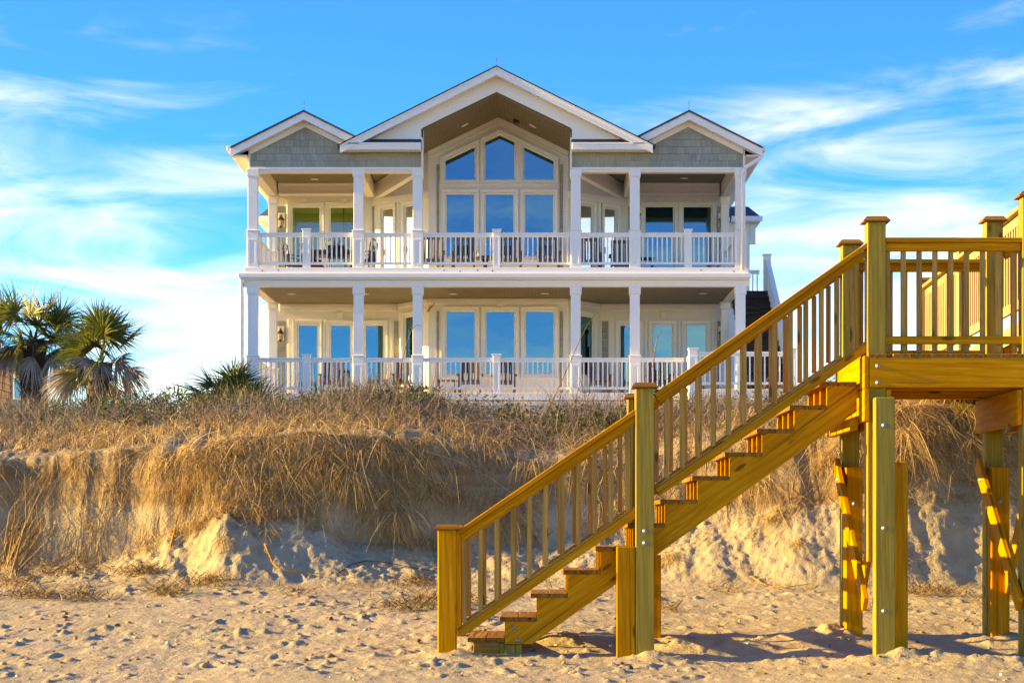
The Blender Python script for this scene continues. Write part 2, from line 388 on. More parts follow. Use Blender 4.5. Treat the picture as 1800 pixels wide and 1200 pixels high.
def beam(name, p0, p1, w, h, matname, parent=None, up=(0, 0, 1), c=0.004):
    """straight timber from p0 to p1, grain along its length; w across, h along `up`"""
    p0, p1 = Vector(p0), Vector(p1); d = p1 - p0; L = d.length; x = d.normalized(); u = Vector(up)
    y = u.cross(x)
    if y.length < 1e-4: y = Vector((0, 1, 0)).cross(x)
    y.normalize(); z = x.cross(y)
    M = Matrix((x, y, z)).transposed().to_4x4(); M.translation = (p0 + p1) / 2
    return link(name, box_mesh(name, L, w, h, matname, c), matname, parent, M)
def post(name, x, y, z0, z1, s, matname, parent, c=0.006):
    """upright timber, front and left faces at a given place; grain along its height"""
    M = Matrix(((0, 0, 1), (0, 1, 0), (-1, 0, 0))).to_4x4(); M = Matrix(((0, 1, 0, x), (0, 0, 1, y), (1, 0, 0, (z0 + z1) / 2), (0, 0, 0, 1)))
    return link(name, box_mesh(name, z1 - z0, s[0], s[1], matname, c), matname, parent, M)
def prism(name, poly, y0, y1, matname, parent=None, holes=(), frame=None):
    """a flat outline (u, z), with holes, made thick from y0 to y1; frame maps (u, y, z) to the place"""
    bm = bmesh.new()
    loops = [poly, *holes]; es = []
    for lp in loops:
        vs_ = [bm.verts.new((p[0], y0, p[1])) for p in lp]
        es += [bm.edges.new((vs_[i], vs_[(i + 1) % len(vs_)])) for i in range(len(vs_))]
    if holes: bmesh.ops.triangle_fill(bm, use_beauty=True, use_dissolve=False, edges=es, normal=(0, -1, 0))
    else: bm.faces.new(list(bm.verts))
    r = bmesh.ops.extrude_face_region(bm, geom=list(bm.faces))
    bmesh.ops.translate(bm, verts=[g for g in r['geom'] if isinstance(g, bmesh.types.BMVert)], vec=(0, y1 - y0, 0))
    bmesh.ops.recalc_face_normals(bm, faces=list(bm.faces))
    if frame is not None:
        for v in bm.verts: v.co = frame(v.co)
    c = sum((v.co for v in bm.verts), Vector()) / len(bm.verts)
    for v in bm.verts: v.co -= c
    me = bpy.data.meshes.new(name); bm.to_mesh(me); bm.free()
    return link(name, me, matname, parent, Matrix.Translation(c))
def offset_poly(poly, d):
    """convex outline moved outward by d (inward when negative)"""
    n = len(poly); A = sum(poly[i][0] * poly[(i + 1) % n][1] - poly[(i + 1) % n][0] * poly[i][1] for i in range(n)); s = 1 if A > 0 else -1
    lines = []
    for i in range(n):
        (x0, y0), (x1, y1) = poly[i], poly[(i + 1) % n]; L = math.hypot(x1 - x0, y1 - y0); nx, ny = s * (y1 - y0) / L, -s * (x1 - x0) / L
        lines.append((nx, ny, nx * x0 + ny * y0 + d))
    out_ = []
    for i in range(n):
        a, b = lines[i - 1], lines[i]; D = a[0] * b[1] - a[1] * b[0]
        out_.append(((a[2] * b[1] - a[1] * b[2]) / D, (a[0] * b[2] - a[2] * b[0]) / D))
    return out_
def clip_poly(poly, a, b, c):
    """keep a*x + b*z <= c"""
    out_ = []
    for i in range(len(poly)):
        p, q = poly[i], poly[(i + 1) % len(poly)]; dp, dq = a * p[0] + b * p[1] - c, a * q[0] + b * q[1] - c
        if dp <= 0: out_.append(p)
        if dp * dq < 0: t = dp / (dp - dq); out_.append((p[0] + t * (q[0] - p[0]), p[1] + t * (q[1] - p[1])))
    return out_
def tube(name, pts, rad, matname, parent=None, n=6, taper=1.0):
    pts = [Vector(p) for p in pts]; V = []; Fc = []
    for i, p in enumerate(pts):
        d = (pts[min(i + 1, len(pts) - 1)] - pts[max(i - 1, 0)]).normalized(); a = d.cross(Vector((0.13, 0.31, 0.94))).normalized(); b = d.cross(a)
        r = rad * (1 + (taper - 1) * i / max(1, len(pts) - 1))
        V += [p + (a * math.cos(t) + b * math.sin(t)) * r for t in [2 * math.pi * k / n for k in range(n)]]
    for i in range(len(pts) - 1):
        for k in range(n): Fc.append((i * n + k, i * n + (k + 1) % n, (i + 1) * n + (k + 1) % n, (i + 1) * n + k))
    Fc += [tuple(range(n))[::-1], tuple((len(pts) - 1) * n + k for k in range(n))]
    c = sum(pts, Vector()) / len(pts)
    return link(name, mesh(name, [v - c for v in V], Fc, True), matname, parent, Matrix.Translation(c))
def lathe(name, prof, matname, parent, loc, n=10, smooth=True):
    V = []; Fc = []
    for r, z in prof: V += [(r * math.cos(2 * math.pi * k / n), r * math.sin(2 * math.pi * k / n), z) for k in range(n)]
    for i in range(len(prof) - 1):
        for k in range(n): Fc.append((i * n + k, i * n + (k + 1) % n, (i + 1) * n + (k + 1) % n, (i + 1) * n + k))
    Fc += [tuple(range(n))[::-1], tuple((len(prof) - 1) * n + k for k in range(n))]
    return link(name, mesh(name, V, Fc, smooth), matname, parent, Matrix.Translation(loc))

# smooth random fields
def hash2(ix, iy, seed):
    h = (ix.astype(np.int64) * 374761393 + iy.astype(np.int64) * 668265263 + seed * 982451653) & 0x7fffffff
    h = ((h ^ (h >> 13)) * 1274126177) & 0x7fffffff
    return ((h ^ (h >> 16)) & 0xffff) / 65535.0
def vnoise(x, y, seed=0):
    ix, iy = np.floor(x), np.floor(y); fx, fy = x - ix, y - iy; ux, uy = fx * fx * (3 - 2 * fx), fy * fy * (3 - 2 * fy)
    a, b, c, d = hash2(ix, iy, seed), hash2(ix + 1, iy, seed), hash2(ix, iy + 1, seed), hash2(ix + 1, iy + 1, seed)
    return (a * (1 - ux) + b * ux) * (1 - uy) + (c * (1 - ux) + d * ux) * uy
def fbm(x, y, oct=4, seed=0, rough=0.5):
    s = 0; a = 1; t = 0
    for k in range(oct):
        s = s + a * (vnoise(x * 2 ** k + 13.7 * k, y * 2 ** k - 7.1 * k, seed + k) - 0.5); t += a; a *= rough
    return s / t

# ------------------------------------------------------------------ the ground: beach, cut dune face, planted dune top
def table(px, rows): return np.interp(px, [r[0] for r in rows], [r[1] for r in rows])
T_TALUS = [(-400, 1005), (0, 1000), (130, 990), (230, 965), (330, 930), (430, 905), (520, 915), (600, 950), (700, 955), (800, 962), (950, 955), (1100, 945), (1200, 930), (1320, 905), (1420, 885), (1520, 865), (1650, 835), (1800, 845), (2200, 850)]
T_RIM = [(-400, 805), (0, 800), (120, 795), (260, 785), (330, 785), (400, 765), (520, 768), (640, 768), (740, 778), (830, 795), (950, 806), (1080, 802), (1200, 795), (1320, 775), (1420, 755), (1520, 725), (1650, 710), (1800, 705), (2200, 705)]
T_24 = [(-400, 775), (0, 772), (150, 768), (300, 757), (450, 760), (560, 744), (640, 731), (720, 733), (800, 754), (950, 770), (1100, 770), (1250, 755), (1400, 735), (1550, 705), (1800, 695), (2200, 690)]
T_44 = [(-400, 757), (0, 757), (200, 756), (340, 745), (430, 760), (560, 758), (640, 748), (760, 750), (850, 762), (1100, 762), (1300, 745), (1500, 706), (1800, 695), (2200, 690)]
def base_Y(x): return 20.05 + 0.55 * fbm(x * 0.35, x * 0 + 3.3, 3, 5) * 2 + 0.10 * fbm(x * 2.1, x * 0, 3, 9)
def beach_z(x, y):
    z = np.where(y > 15, 0.084 * (y - 15), 0.06 * (y - 15))
    z = np.where(y > 21, 0.084 * 6, z)
    return np.where(y < -10, -1.5 + 0 * y, z)
def lump(x, y, cx, cy, rx, ry, h): return h * np.exp(-((x - cx) / rx) ** 2 - ((y - cy) / ry) ** 2)
def height(x, y):
    x = np.asarray(x, float); y = np.asarray(y, float)
    yb = base_Y(x); px = PX + x * F / 20.5
    yt = yb + 0.95 + 0.15 * fbm(x * 1.1, x * 0 + 1, 3, 21); yr = yt + 0.42 + 0.34 * fbm(x * 2.3, x * 0 + 8, 5, 33, .6)
    zb = beach_z(x, yb)
    zt = CZ + (PY - table(px + 30 * fbm(x * 2, x * 0, 3, 41), T_TALUS)) * yt / F
    zr = CZ + (PY - table(px, T_RIM)) * yr / F + 0.16 * fbm(x * 2.4, x * 0 + 2, 5, 52, .6)
    px2 = PX + x * F / np.clip(y, 20, 200)
    z24 = CZ + (PY - table(px2, T_24)) * 24 / F; z44 = CZ + (PY - table(px2, T_44)) * 44 / F
    t = np.clip((y - 24) / 20, 0, 1); ztop = z24 * (1 - t) + z44 * t
    s0 = np.clip((y - yb) / (yt - yb), 0, 1); s1 = np.clip((y - yt) / (yr - yt), 0, 1); s2 = np.clip((y - yr) / (24 - yr), 0, 1)
    sl = s0 ** 1.25
    face = 1 - (1 - s1) ** 1.6
    z = np.where(y < yb, beach_z(x, y), np.where(y < yt, zb + (zt - zb) * sl, np.where(y < yr, zt + (zr - zt) * face, zr + (ztop - zr) * (1 - (1 - s2) ** 1.5))))
    z = np.where(y > 24, ztop, z)
    # relief: trodden beach, slumped sand, crumbling face, hummocky top
    near = np.clip((y - 5) / 6, 0, 1) * np.clip((60 - y) / 10, 0, 1)
    beach = np.clip((yb + 0.2 - y) / 0.6, 0, 1)
    trod = 0.35 + 0.65 * np.clip((y - 13.2) / 1.4, 0, 1) * (0.45 + 0.55 * np.clip(vnoise(x * 0.6, y * 0.5, 77) * 2 - 0.3, 0, 1))
    fp = fbm(x * 5.0, y * 3.2, 4, 61, 0.55)
    hol = -0.07 * np.clip(vnoise(x * 3.1, y * 2.2, 88) - 0.66, 0, 1) + 0.035 * np.clip(vnoise(x * 4.3, y * 3.0, 89) - 0.7, 0, 1)
    z = z + near * beach * trod * (0.034 * fp + 0.55 * hol + 0.13 * np.clip(vnoise(x * 11, y * 6, 64) * .6 + vnoise(x * 27, y * 15, 65) * .4 - .66, 0, 1) + 0.06 * np.clip(vnoise(x * 34, y * 18, 66) - .80, 0, 1) + 0.007 * fbm(x * 13, y * 6, 3, 62)) + near * beach * 0.10 * fbm(x * 0.7, y * 0.5, 2, 63)
    tal = np.clip((y - yb) / 0.3, 0, 1) * np.clip((yr + 0.05 - y) / 0.2, 0, 1)
    gul = fbm(x * 2.6 + 0.8 * (y - yb), y * 0.9, 4, 71)
    z = z + tal * (0.20 * gul * (1 - 0.4 * s1) + 0.05 * fbm(x * 5, y * 5, 4, 72, 0.55) + 0.05 * np.clip(vnoise(x * 16, y * 16, 73) - .55, 0, 1) + 0.035 * fbm(x * 30, y * 30, 2, 74))
    top = np.clip((y - yr) / 0.5, 0, 1) * near
    z = z + top * (0.30 * fbm(x * 1.1, y * 0.8, 4, 81) + .10 * fbm(x * 5, y * 5, 3, 82))
    # sand thrown up around the posts and steps
    for (cx, cy, rx, ry, h) in ((2.75, 14.86, .30, .16, .075), (3.1, 15.0, .35, .2, .05), (0.95, 15.0, .22, .18, .055), (-0.6, 15.0, .25, .2, .03), (2.45, 16.1, .28, .25, .10), (3.95, 16.1, .35, .3, .07),
                                (1.3, 15.55, .30, .22, .10), (1.75, 15.6, .2, .15, .05), (0.25, 15.9, .15, .15, .06), (3.5, 14.7, .4, .2, .05), (2.2, 15.2, .3, .2, .05), (-3.2, 20.5, .35, .3, .10), (-2.35, 20.55, .45, .4, .06), (-3.9, 20.7, .4, .4, .10)):
        z = z + lump(x, y, cx, cy, rx, ry, h) * (1 + 1.2 * fbm(x * 11, y * 11, 3, 95))
    return z
def spaced(rows):
    a = []
    for s, e, d in rows: a += list(np.arange(s, e, d))
    return np.array(a + [rows[-1][1]])
gx = spaced([(-60, -14, 2.0), (-14, -6.4, 0.25), (-6.4, 6.6, 0.022), (6.6, 14, 0.25), (14, 60, 2.0)])
gy = spaced([(-40, 9, 1.2), (9, 12.6, 0.12), (12.6, 19.4, 0.03), (19.4, 20.6, 0.024), (20.6, 21.9, 0.012), (21.9, 26, 0.05), (26, 60, 0.6), (60, 140, 6)])
GX, GY = np.meshgrid(gx, gy); GZ = height(GX, GY)
nx, ny = len(gx), len(gy)
me = bpy.data.meshes.new('dune_ground')
me.vertices.add(nx * ny); me.vertices.foreach_set('co', np.stack([GX, GY, GZ], -1).astype(np.float32).ravel())
ii = (np.arange(ny - 1)[:, None] * nx + np.arange(nx - 1)[None, :]).ravel()
quads = np.stack([ii, ii + 1, ii + 1 + nx, ii + nx], -1).astype(np.int32)
me.loops.add(quads.size); me.loops.foreach_set('vertex_index', quads.ravel())
me.polygons.add(len(quads)); me.polygons.foreach_set('loop_start', np.arange(0, quads.size, 4, dtype=np.int32)); me.polygons.foreach_set('use_smooth', np.ones(len(quads), bool))
me.update(calc_edges=True); me.validate()
tag(link('ground', me, 'sand'), kind='structure')
far = mesh('far_ground', [(-3000, 140, 1.2), (3000, 140, 1.2), (3000, 4000, 1.2), (-3000, 4000, 1.2), (-3000, -40, -1.6), (-60, -40, -1.6), (-60, 140, 1.2), (60, 140, 1.2), (60, -40, -1.6), (3000, -40, -1.6)], [(0, 1, 2, 3), (4, 5, 6, 0), (8, 9, 1, 7)])
tag(link('terrain', far, 'sand'), kind='structure')
tag(link('sea', mesh('sea', [(-3000, -4000, -1.25), (3000, -4000, -1.25), (3000, -9, -1.25), (-3000, -9, -1.25)], [(0, 1, 2, 3)]), 'sea_water'), kind='structure')
def gz(x, y): return float(height(np.array([x]), np.array([y]))[0])
def sight(px, py, y0, y1, st):
    """distance at which lines of sight first meet the ground"""
    Ys = np.arange(y0, y1, st); px = np.asarray(px, float); py = np.asarray(py, float)
    Yg = np.broadcast_to(Ys, (len(px), len(Ys))); under = height((px[:, None] - PX) * Yg / F, Yg) > CZ + (PY - py[:, None]) * Yg / F
    return np.where(under.any(1), Ys[np.argmax(under, 1)], Ys[-1])
def sight1(px, py, y0, y1, st): return float(sight([px], [py], y0, y1, st)[0])
# ------------------------------------------------------------------ the new timber stairs from the beach
FY, BY = 15.0, 16.2                                   # front faces of the front and the back posts
SC = F / FY
def sx(px): return (px - PX) / SC
def sz(py): return CZ + (PY - py) / SC
PW = 0.142
stairs = thing('beach_stairs', (1.0, 15.6, 0.0), 'new yellow pine beach stairs with square capped posts climbing to a landing', 'stairs')
def cap(x, y, ztop, parent):
    a, b, h = PW / 2 + 0.030, PW / 2 + 0.002, 0.042
    V = [(-a, -a, -h), (a, -a, -h), (a, a, -h), (-a, a, -h), (-a, -a, -h + .010), (a, -a, -h + .010), (a, a, -h + .010), (-a, a, -h + .010), (-b, -b, 0), (b, -b, 0), (b, b, 0), (-b, b, 0)]
    Fc = [(3, 2, 1, 0), (8, 9, 10, 11)]
    for o_ in (0, 4):
        for k in range(4): Fc.append((o_ + k, o_ + (k + 1) % 4, o_ + 4 + (k + 1) % 4, o_ + 4 + k))
    return link('post_cap', mesh('post_cap', V, Fc), 'tread_pine', parent, Matrix.Translation((x, y, ztop)))
def newel(x, yface, ztop, zbot, m='green_pine'):
    p = post('newel_post', x, yface + PW / 2, zbot, ztop - 0.042, (PW, PW), m, stairs)
    cap(x, yface + PW / 2, ztop, p)
    return p
def bolt(x, y, z, axis, parent):
    """washer and round bolt head; axis: the way it points"""
    prof = [(0.019, 0), (0.019, 0.003), (0.0125, 0.0035), (0.0115, 0.009), (0.008, 0.012), (0.001, 0.013)]
    o = lathe('bolt', prof, 'galvanised', parent, (0, 0, 0), 9)
    M = Vector(axis).to_track_quat('Z', 'Y').to_matrix().to_4x4(); M.translation = (x, y, z)
    WM[o] = M; o.matrix_basis = M
    return o
X0, X1, X2 = sx(785.8), sx(1133.5), sx(1541)
X3 = 3.86
ZD = sz(622)                                          # landing deck
posts = {}
for yf, tagk in ((FY, 'f'), (BY, 'b')):
    posts[tagk, 0] = newel(X0, yf, sz(921), -0.35, 'new_pine')
    posts[tagk, 1] = newel(X1, yf, sz(672), -0.35)
    posts[tagk, 2] = newel(X2, yf, sz(380), 0.75 if tagk == 'f' else -0.3)
    posts[tagk, 3] = newel(X3, yf, ZD + 1.25, -0.35)
for py in (933, 954): bolt(X1, FY, sz(py), (0, -1, 0), posts['f', 1])
bolt(sx(1134), FY, sz(933 - 0), (0, -1, 0), posts['b', 1])
# stringers: one saw-toothed outline, four of them side by side
tread_r = [1512, 1459, 1401, 1344, 1286, 1229, 1171, 1114, 1057, 999, 944]
tread_y = [668 + 41.75 * k for k in range(11)]
out_ = []
TH = 8.0                                             # tread thickness in photo pixels
for k in range(11):
    xr = tread_r[k]; xl = tread_r[k + 1] if k < 10 else 887
    out_ += [(sx(xr), sz(tread_y[k] + TH)), (sx(xl), sz(tread_y[k] + TH))]
out_ += [(sx(887), sz(1133)), (sx(936), sz(1133)), (sx(1512), sz(1133 - 0.716 * (1512 - 936)))]
for y0 in (15.15, 15.50, 15.83, 16.155):
    st = prism('stringer', out_, y0, y0 + 0.038, None, stairs)
    # grain along the slope: the piece is turned so that its own x axis follows the flight
    a = math.atan2(41.75, 57.0)
    Rm = Matrix.Rotation(-a, 4, 'Y'); st.data.transform(Rm.inverted()); M = WM[st] @ Rm; st.matrix_basis = M; WM[st] = M
    st.data.materials.append(MATS['new_pine'])
    if y0 < 15.2:
        for bx_, by_ in ((902, 1105), (909, 1127)): bolt(sx(bx_), y0, sz(by_), (0, -1, 0), st)
# treads: two boards each
for k in range(11):
    xr = sx(tread_r[k]) - 0.002; zt = sz(tread_y[k])
    w = 0.1415
    for j in range(2):
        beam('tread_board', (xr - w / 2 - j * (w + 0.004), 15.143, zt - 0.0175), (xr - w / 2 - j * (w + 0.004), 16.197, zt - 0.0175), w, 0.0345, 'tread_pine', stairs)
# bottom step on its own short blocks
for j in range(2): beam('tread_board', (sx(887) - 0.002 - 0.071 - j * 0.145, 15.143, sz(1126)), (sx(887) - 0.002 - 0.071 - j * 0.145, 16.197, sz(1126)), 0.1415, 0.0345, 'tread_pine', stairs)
for y0 in (15.16, 15.6, 16.14):
    beam('step_block', (sx(831), y0 + .019, 0.075), (sx(877), y0 + .019, 0.075), 0.038, 0.13 - (sz(1126) < 0) * .0 - 0.002, 'tread_pine', stairs)
    post('step_block', sx(882), y0 + 0.02, -0.15, sz(1131) - .003, (0.042, 0.04), 'green_pine', stairs)
    post('step_block', sx(902.5), y0 + 0.02, -0.15, sz(1134) - .002, (0.13, 0.04), 'green_pine', stairs)
# railings
BAL = 0.037
def sloped_run(yf, xa, xb, top_a, top_b, bot_a, bot_b, balx):
    yc = yf + PW / 2
    A, B = (xa, yc, top_a), (xb, yc, top_b); d = (Vector(B) - Vector(A)).normalized(); up = Vector((-d.z, 0, d.x))
    beam('handrail', Vector(A) - up * 0.019, Vector(B) - up * 0.019, 0.125, 0.036, 'new_pine', stairs, up)
    beam('sub_rail', Vector(A) - up * 0.064, Vector(B) - up * 0.064, 0.062, 0.050, 'new_pine', stairs, up)
    A, B = Vector((xa, yc, bot_a)), Vector((xb, yc, bot_b))
    beam('bottom_rail', A - up * 0.045, B - up * 0.045, 0.062, 0.062, 'new_pine', stairs, up)
    beam('rail_fillet', A - up * 0.007, B - up * 0.007, 0.040, 0.012, 'pale_pine', stairs, up)
    for bx_ in balx:
        t = (bx_ - xa) / (xb - xa); z1 = top_a + t * (top_b - top_a) - 0.106; z0 = bot_a + t * (bot_b - bot_a) + 0.004
        post('baluster', bx_, yc, z0, z1, (BAL, BAL), 'pale_pine', stairs, 0.003)
        # the foot is cut to the slope: a short tail laid into the fillet
def level_run(yf, xa, xb, balx, back=False):
    yc = yf + PW / 2
    beam('handrail', (xa, yc, sz(421)), (xb, yc, sz(421)), 0.125, 0.034, 'new_pine', stairs)
    beam('sub_rail', (xa, yc, sz(432.2)), (xb, yc, sz(432.2)), 0.062, 0.062, 'new_pine', stairs)
    beam('bottom_rail', (xa, yc - 0.03, sz(597)), (xb, yc - 0.03, sz(597)), 0.030, 0.062, 'new_pine', stairs)
    for bx_ in balx: post('baluster', bx_, yc + 0.006, sz(619), sz(439.6), (BAL, BAL), 'pale_pine', stairs, 0.003)
h = PW / 2
for yf in (FY, BY):
    sloped_run(yf, X0 + h, X1 - h, sz(933), sz(718), sz(1105), sz(889), [sx(815.5 + 28.8 * k) for k in range(11)])
    sloped_run(yf, X1 + h, X2 - h, sz(691), sz(425), sz(857), sz(597), [sx(1173 + 27.3 * k) for k in range(13)])
    level_run(yf, X2 + h, X3 - h, [sx(1563 + 28 * k) for k in range(9 if yf == FY else 8)])
# landing frame
ZR1, ZR0 = sz(628.5), sz(681)
beam('rim_beam', (sx(1527), FY - 0.021, (ZR1 + ZR0) / 2), (4.2, FY - 0.021, (ZR1 + ZR0) / 2), 0.038, ZR1 - ZR0, 'new_pine', stairs)
rim = beam('rim_beam', (sx(1527), BY + PW + .021, (ZR1 + ZR0) / 2), (4.2, BY + PW + .021, (ZR1 + ZR0) / 2), 0.038, ZR1 - ZR0, 'new_pine', stairs)
fr = stairs
for py in (644, 673): bolt(sx(1541.5) , FY - 0.040, sz(py), (0, -1, 0), fr)
for yj in (15.36, 15.72, 16.06): beam('joist', (sx(1527) + .03, yj, (ZR1 + ZR0) / 2 - .001), (4.15, yj, (ZR1 + ZR0) / 2 - .001), 0.038, ZR1 - ZR0 - .006, 'new_pine', stairs)
for (za, zb_) in ((sz(626), sz(683)), (sz(684), sz(740))): beam('side_board', (sx(1521.5), FY - .04, (za + zb_) / 2), (sx(1521.5), BY + PW + .03, (za + zb_) / 2), 0.038, za - zb_, 'new_pine', stairs)
for xb_ in (X2 + h + .022, X3 - h - .024, X3 + h + .085): beam('cross_beam', (xb_, FY - 0.0, sz(715)), (xb_, BY + PW + 0.05, sz(715)), 0.038, 0.27, 'new_pine', stairs)
beam('ledger', (sx(1508), FY + .16, sz(744)), (sx(1508), BY + .2, sz(744)), 0.06, 0.085, 'new_pine', stairs)
k = 0; xx = sx(1519)
while xx < 4.0:
    w = 0.1385; y0 = FY - 0.042
    a, b_ = xx, xx + w
    if k == 0: a, b_ = xx, xx + 0.072                # ripped board that stops beside the corner post
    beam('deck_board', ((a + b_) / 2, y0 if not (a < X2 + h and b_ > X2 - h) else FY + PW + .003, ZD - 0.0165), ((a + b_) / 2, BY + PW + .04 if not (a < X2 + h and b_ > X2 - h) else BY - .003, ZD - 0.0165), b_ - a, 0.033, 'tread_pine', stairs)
    xx = b_ + 0.003; k += 1
for xa in (X2,):                                      # short board ends in front of the corner post
    beam('deck_board', (xa, FY - .042, ZD - .0165), (xa, FY - .003, ZD - .0165), 0.14, 0.033, 'tread_pine', stairs)
# legs sistered to the posts, with bolts
sis = post('leg', sx(1550), FY - 0.145 + .06, -0.3, sz(700), (0.150, 0.12), 'green_pine', stairs)
for py in (749, 928, 1072): bolt(sx(1548), FY - 0.145, sz(py), (0, -1, 0), sis)
post('leg', sx(1580.5), FY + .05, -0.3, sz(811), (0.128, 0.14), 'new_pine', stairs)
lg = post('leg', XX(1502, BY - .15), BY - .075, -0.2, ZZ(820, BY - .15), (0.138, 0.142), 'new_pine', stairs)
for px_, py in ((1502, 885), (1504, 945)): bolt(XX(px_, BY - .15), BY - .147, ZZ(py, BY - .15), (0, -1, 0), lg)
lg = post('leg', XX(1759, BY - .15), BY - .075, -0.2, ZZ(820, BY - .15), (0.150, 0.142), 'new_pine', stairs)
for px_, py in ((1757, 881), (1759, 968)): bolt(XX(px_, BY - .15), BY - .147, ZZ(py, BY - .15), (0, -1, 0), lg)
post('leg', X3 + .03, FY - .075, -0.3, sz(700), (0.145, 0.142), 'green_pine', stairs)
# diagonal braces between front and back legs
for xb_, xf in ((2.555, 2.575), (3.735, 3.76)):
    br = beam('brace', (xb_, BY + .05, ZZ(815, BY)), (xf, FY - .03, sz(1062)), 0.038, 0.135, 'new_pine', stairs)
    for t in (0.12, 0.86):
        p = Vector((xb_, BY + .05, ZZ(815, BY))).lerp(Vector((xf, FY - .03, sz(1062))), t); bolt(p.x - .02, p.y, p.z, (-1, 0, 0), br)
    beam('brace', (xf + .20, FY + .1, sz(760)), (xb_ + .19, BY - .0, ZZ(1060, BY)), 0.038, 0.135, 'new_pine', stairs)
post('leg', sx(1100), FY + PW / 2, -0.3, sz(960), (0.142, PW), 'new_pine', stairs)   # short leg beside the middle post
lgb = post('leg', XX(1152, BY), BY + .03, -0.3, ZZ(975, BY), (0.09, 0.14), 'new_pine', stairs)
for py in (1004, 1070): bolt(XX(1143, BY) , BY - .06, ZZ(py, BY), (-1, 0, 0), lgb)
# short second flight leaving the landing
ZW = ZD + 3 * 0.15
for k in range(3):
    z = ZD + 0.15 * (k + 1); x = X3 + 0.16 + 0.26 * k
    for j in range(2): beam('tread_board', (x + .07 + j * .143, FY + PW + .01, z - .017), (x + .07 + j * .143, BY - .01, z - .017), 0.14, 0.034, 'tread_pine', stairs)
for y0 in (15.17, 15.5, 15.83, 16.14):
    poly = [(X3 + .17, ZD + .002), (X3 + .17, ZD + .113), (X3 + .43, ZD + .113), (X3 + .43, ZD + .263), (X3 + .69, ZD + .263), (X3 + .69, ZD + .413), (X3 + .96, ZD + .413), (X3 + .96, ZD + .15), (X3 + .66, ZD + .002)]
    prism('stringer', poly, y0, y0 + .038, 'new_pine', stairs)
for yf in (FY, BY):
    sloped_run(yf, X3 + h, X3 + 0.95, ZD + 0.98, ZD + 1.40, ZD + 0.16, ZD + 0.58, [X3 + 0.17 + .12 * k for k in range(7)])

# upper landing that joins the flight to the boardwalk
for k in range(6): beam('deck_board', (4.86 + .142 * k, FY - .04, ZW - .017), (4.86 + .142 * k, BY + .20, ZW - .017), .139, .033, 'tread_pine', stairs)
for y0 in (FY + .02, BY + .16): beam('rim_beam', (4.80, y0, ZW - .15), (5.66, y0, ZW - .15), .038, .23, 'new_pine', stairs)
for x_, y_ in ((4.93, FY), (5.58, FY), (5.58, BY)):
    p_ = post('newel_post', x_, y_ + .12, -.3, ZW + 1.08, (PW, PW), 'green_pine', stairs); cap(x_, y_ + .12, ZW + 1.122, p_)
for A_, B_ in (((5.0, FY + .12), (5.51, FY + .12)), ((5.58, FY + .19), (5.58, BY + .05))):
    for zz_, w__, h__ in ((ZW + .98, .125, .036), (ZW + .93, .06, .06), (ZW + .12, .06, .06)): beam('handrail', (*A_, zz_), (*B_, zz_), w__, h__, 'new_pine', stairs)
    for k in range(1, 5): post('baluster', A_[0] + (B_[0] - A_[0]) * k / 5, A_[1] + (B_[1] - A_[1]) * k / 5, ZW + .15, ZW + .90, (BAL, BAL), 'pale_pine', stairs, .003)
# ------------------------------------------------------------------ boardwalk over the dune
wA, wB = Vector((4.22, 16.42, 0)), Vector((4.66, 23.0, 0))
ZWD = CZ + 1.70
walk = thing('boardwalk', (4.9, 20, gz(4.9, 20)), 'pale raised boardwalk with slender balusters running inland over the dune', 'boardwalk')
for side in (0, 1.25):
    off = Vector((side, 0, 0))
    def wp(t, z): p = wA.lerp(wB, t) + off; return Vector((p.x, p.y, z))
    za, zb_ = CZ + 2.74, CZ + 2.83
    beam('handrail', wp(0, za), wp(1, zb_), 0.13, 0.036, 'walkway_pine', walk)
    beam('sub_rail', wp(0, za - .075), wp(1, zb_ - .075), 0.04, 0.085, 'walkway_pine', walk)
    beam('bottom_rail', wp(0, za - .80), wp(1, zb_ - .80), 0.04, 0.085, 'walkway_pine', walk)
    for k in range(53):
        t = (k + .5) / 53; zt = za + t * (zb_ - za)
        p = wp(t, 0); post('baluster', p.x, p.y, zt - .84, zt - .12, (0.036, 0.036), 'walkway_pine', walk, 0.002)
    for k, t in enumerate((0.56, 0.985)):
        p = wp(t, 0); zt = za + t * (zb_ - za) + 0.07
        q = post('newel_post', p.x, p.y, (gz(p.x, p.y) - .3) if side else zt - 1.35, zt, (0.13, 0.13), 'walkway_pine', walk); cap(p.x, p.y, zt + .042, q)
    for dz in (0.0, -0.20): beam('side_board', wp(0, za - 1.06 + dz), wp(1, zb_ - 1.06 + dz), 0.04, 0.19, 'walkway_pine', walk)
for k in range(46):
    p = wA.lerp(wB, (k + .5) / 46); z = CZ + 1.79 + 0.08 * (k / 46)
    beam('deck_board', (p.x + .03, p.y, z), (p.x + 1.22, p.y, z), 0.139, 0.034, 'walkway_pine', walk)
# ------------------------------------------------------------------ the beach house
HX, HY = (873 - PX) * 51.0 / F, 51.0                  # centre line and front face of the porch columns
WY, BYF = 55.2, 53.9                                  # recessed wall, front of the bay
house = thing('beach_house', (HX, 54, 3.9), 'white two-storey beach house with three gables, sage shingles and double porches', 'house')
def hz(py): return CZ + (PY - py) * HY / F
def hx(px): return (px - 873) * HY / F                # measured from the centre line
def hb(name, x0, x1, y0, y1, z0, z1, m='white_paint', parent=None, c=0.006): return box(name, x0 + HX, x1 + HX, y0, y1, z0, z1, m, parent or house, c)
def hp(name, poly, y0, y1, m, parent=None, holes=()): return prism(name, [(p[0] + HX, p[1]) for p in poly], y0, y1, m, parent or house, [[(q[0] + HX, q[1]) for q in h_] for h_ in holes])
Z1, Z2, ZC1, ZC2 = 4.52, 7.80, 7.36, 10.72            # floors and porch ceilings
CX = (2.065, 3.61, 6.37)
SL = 0.485

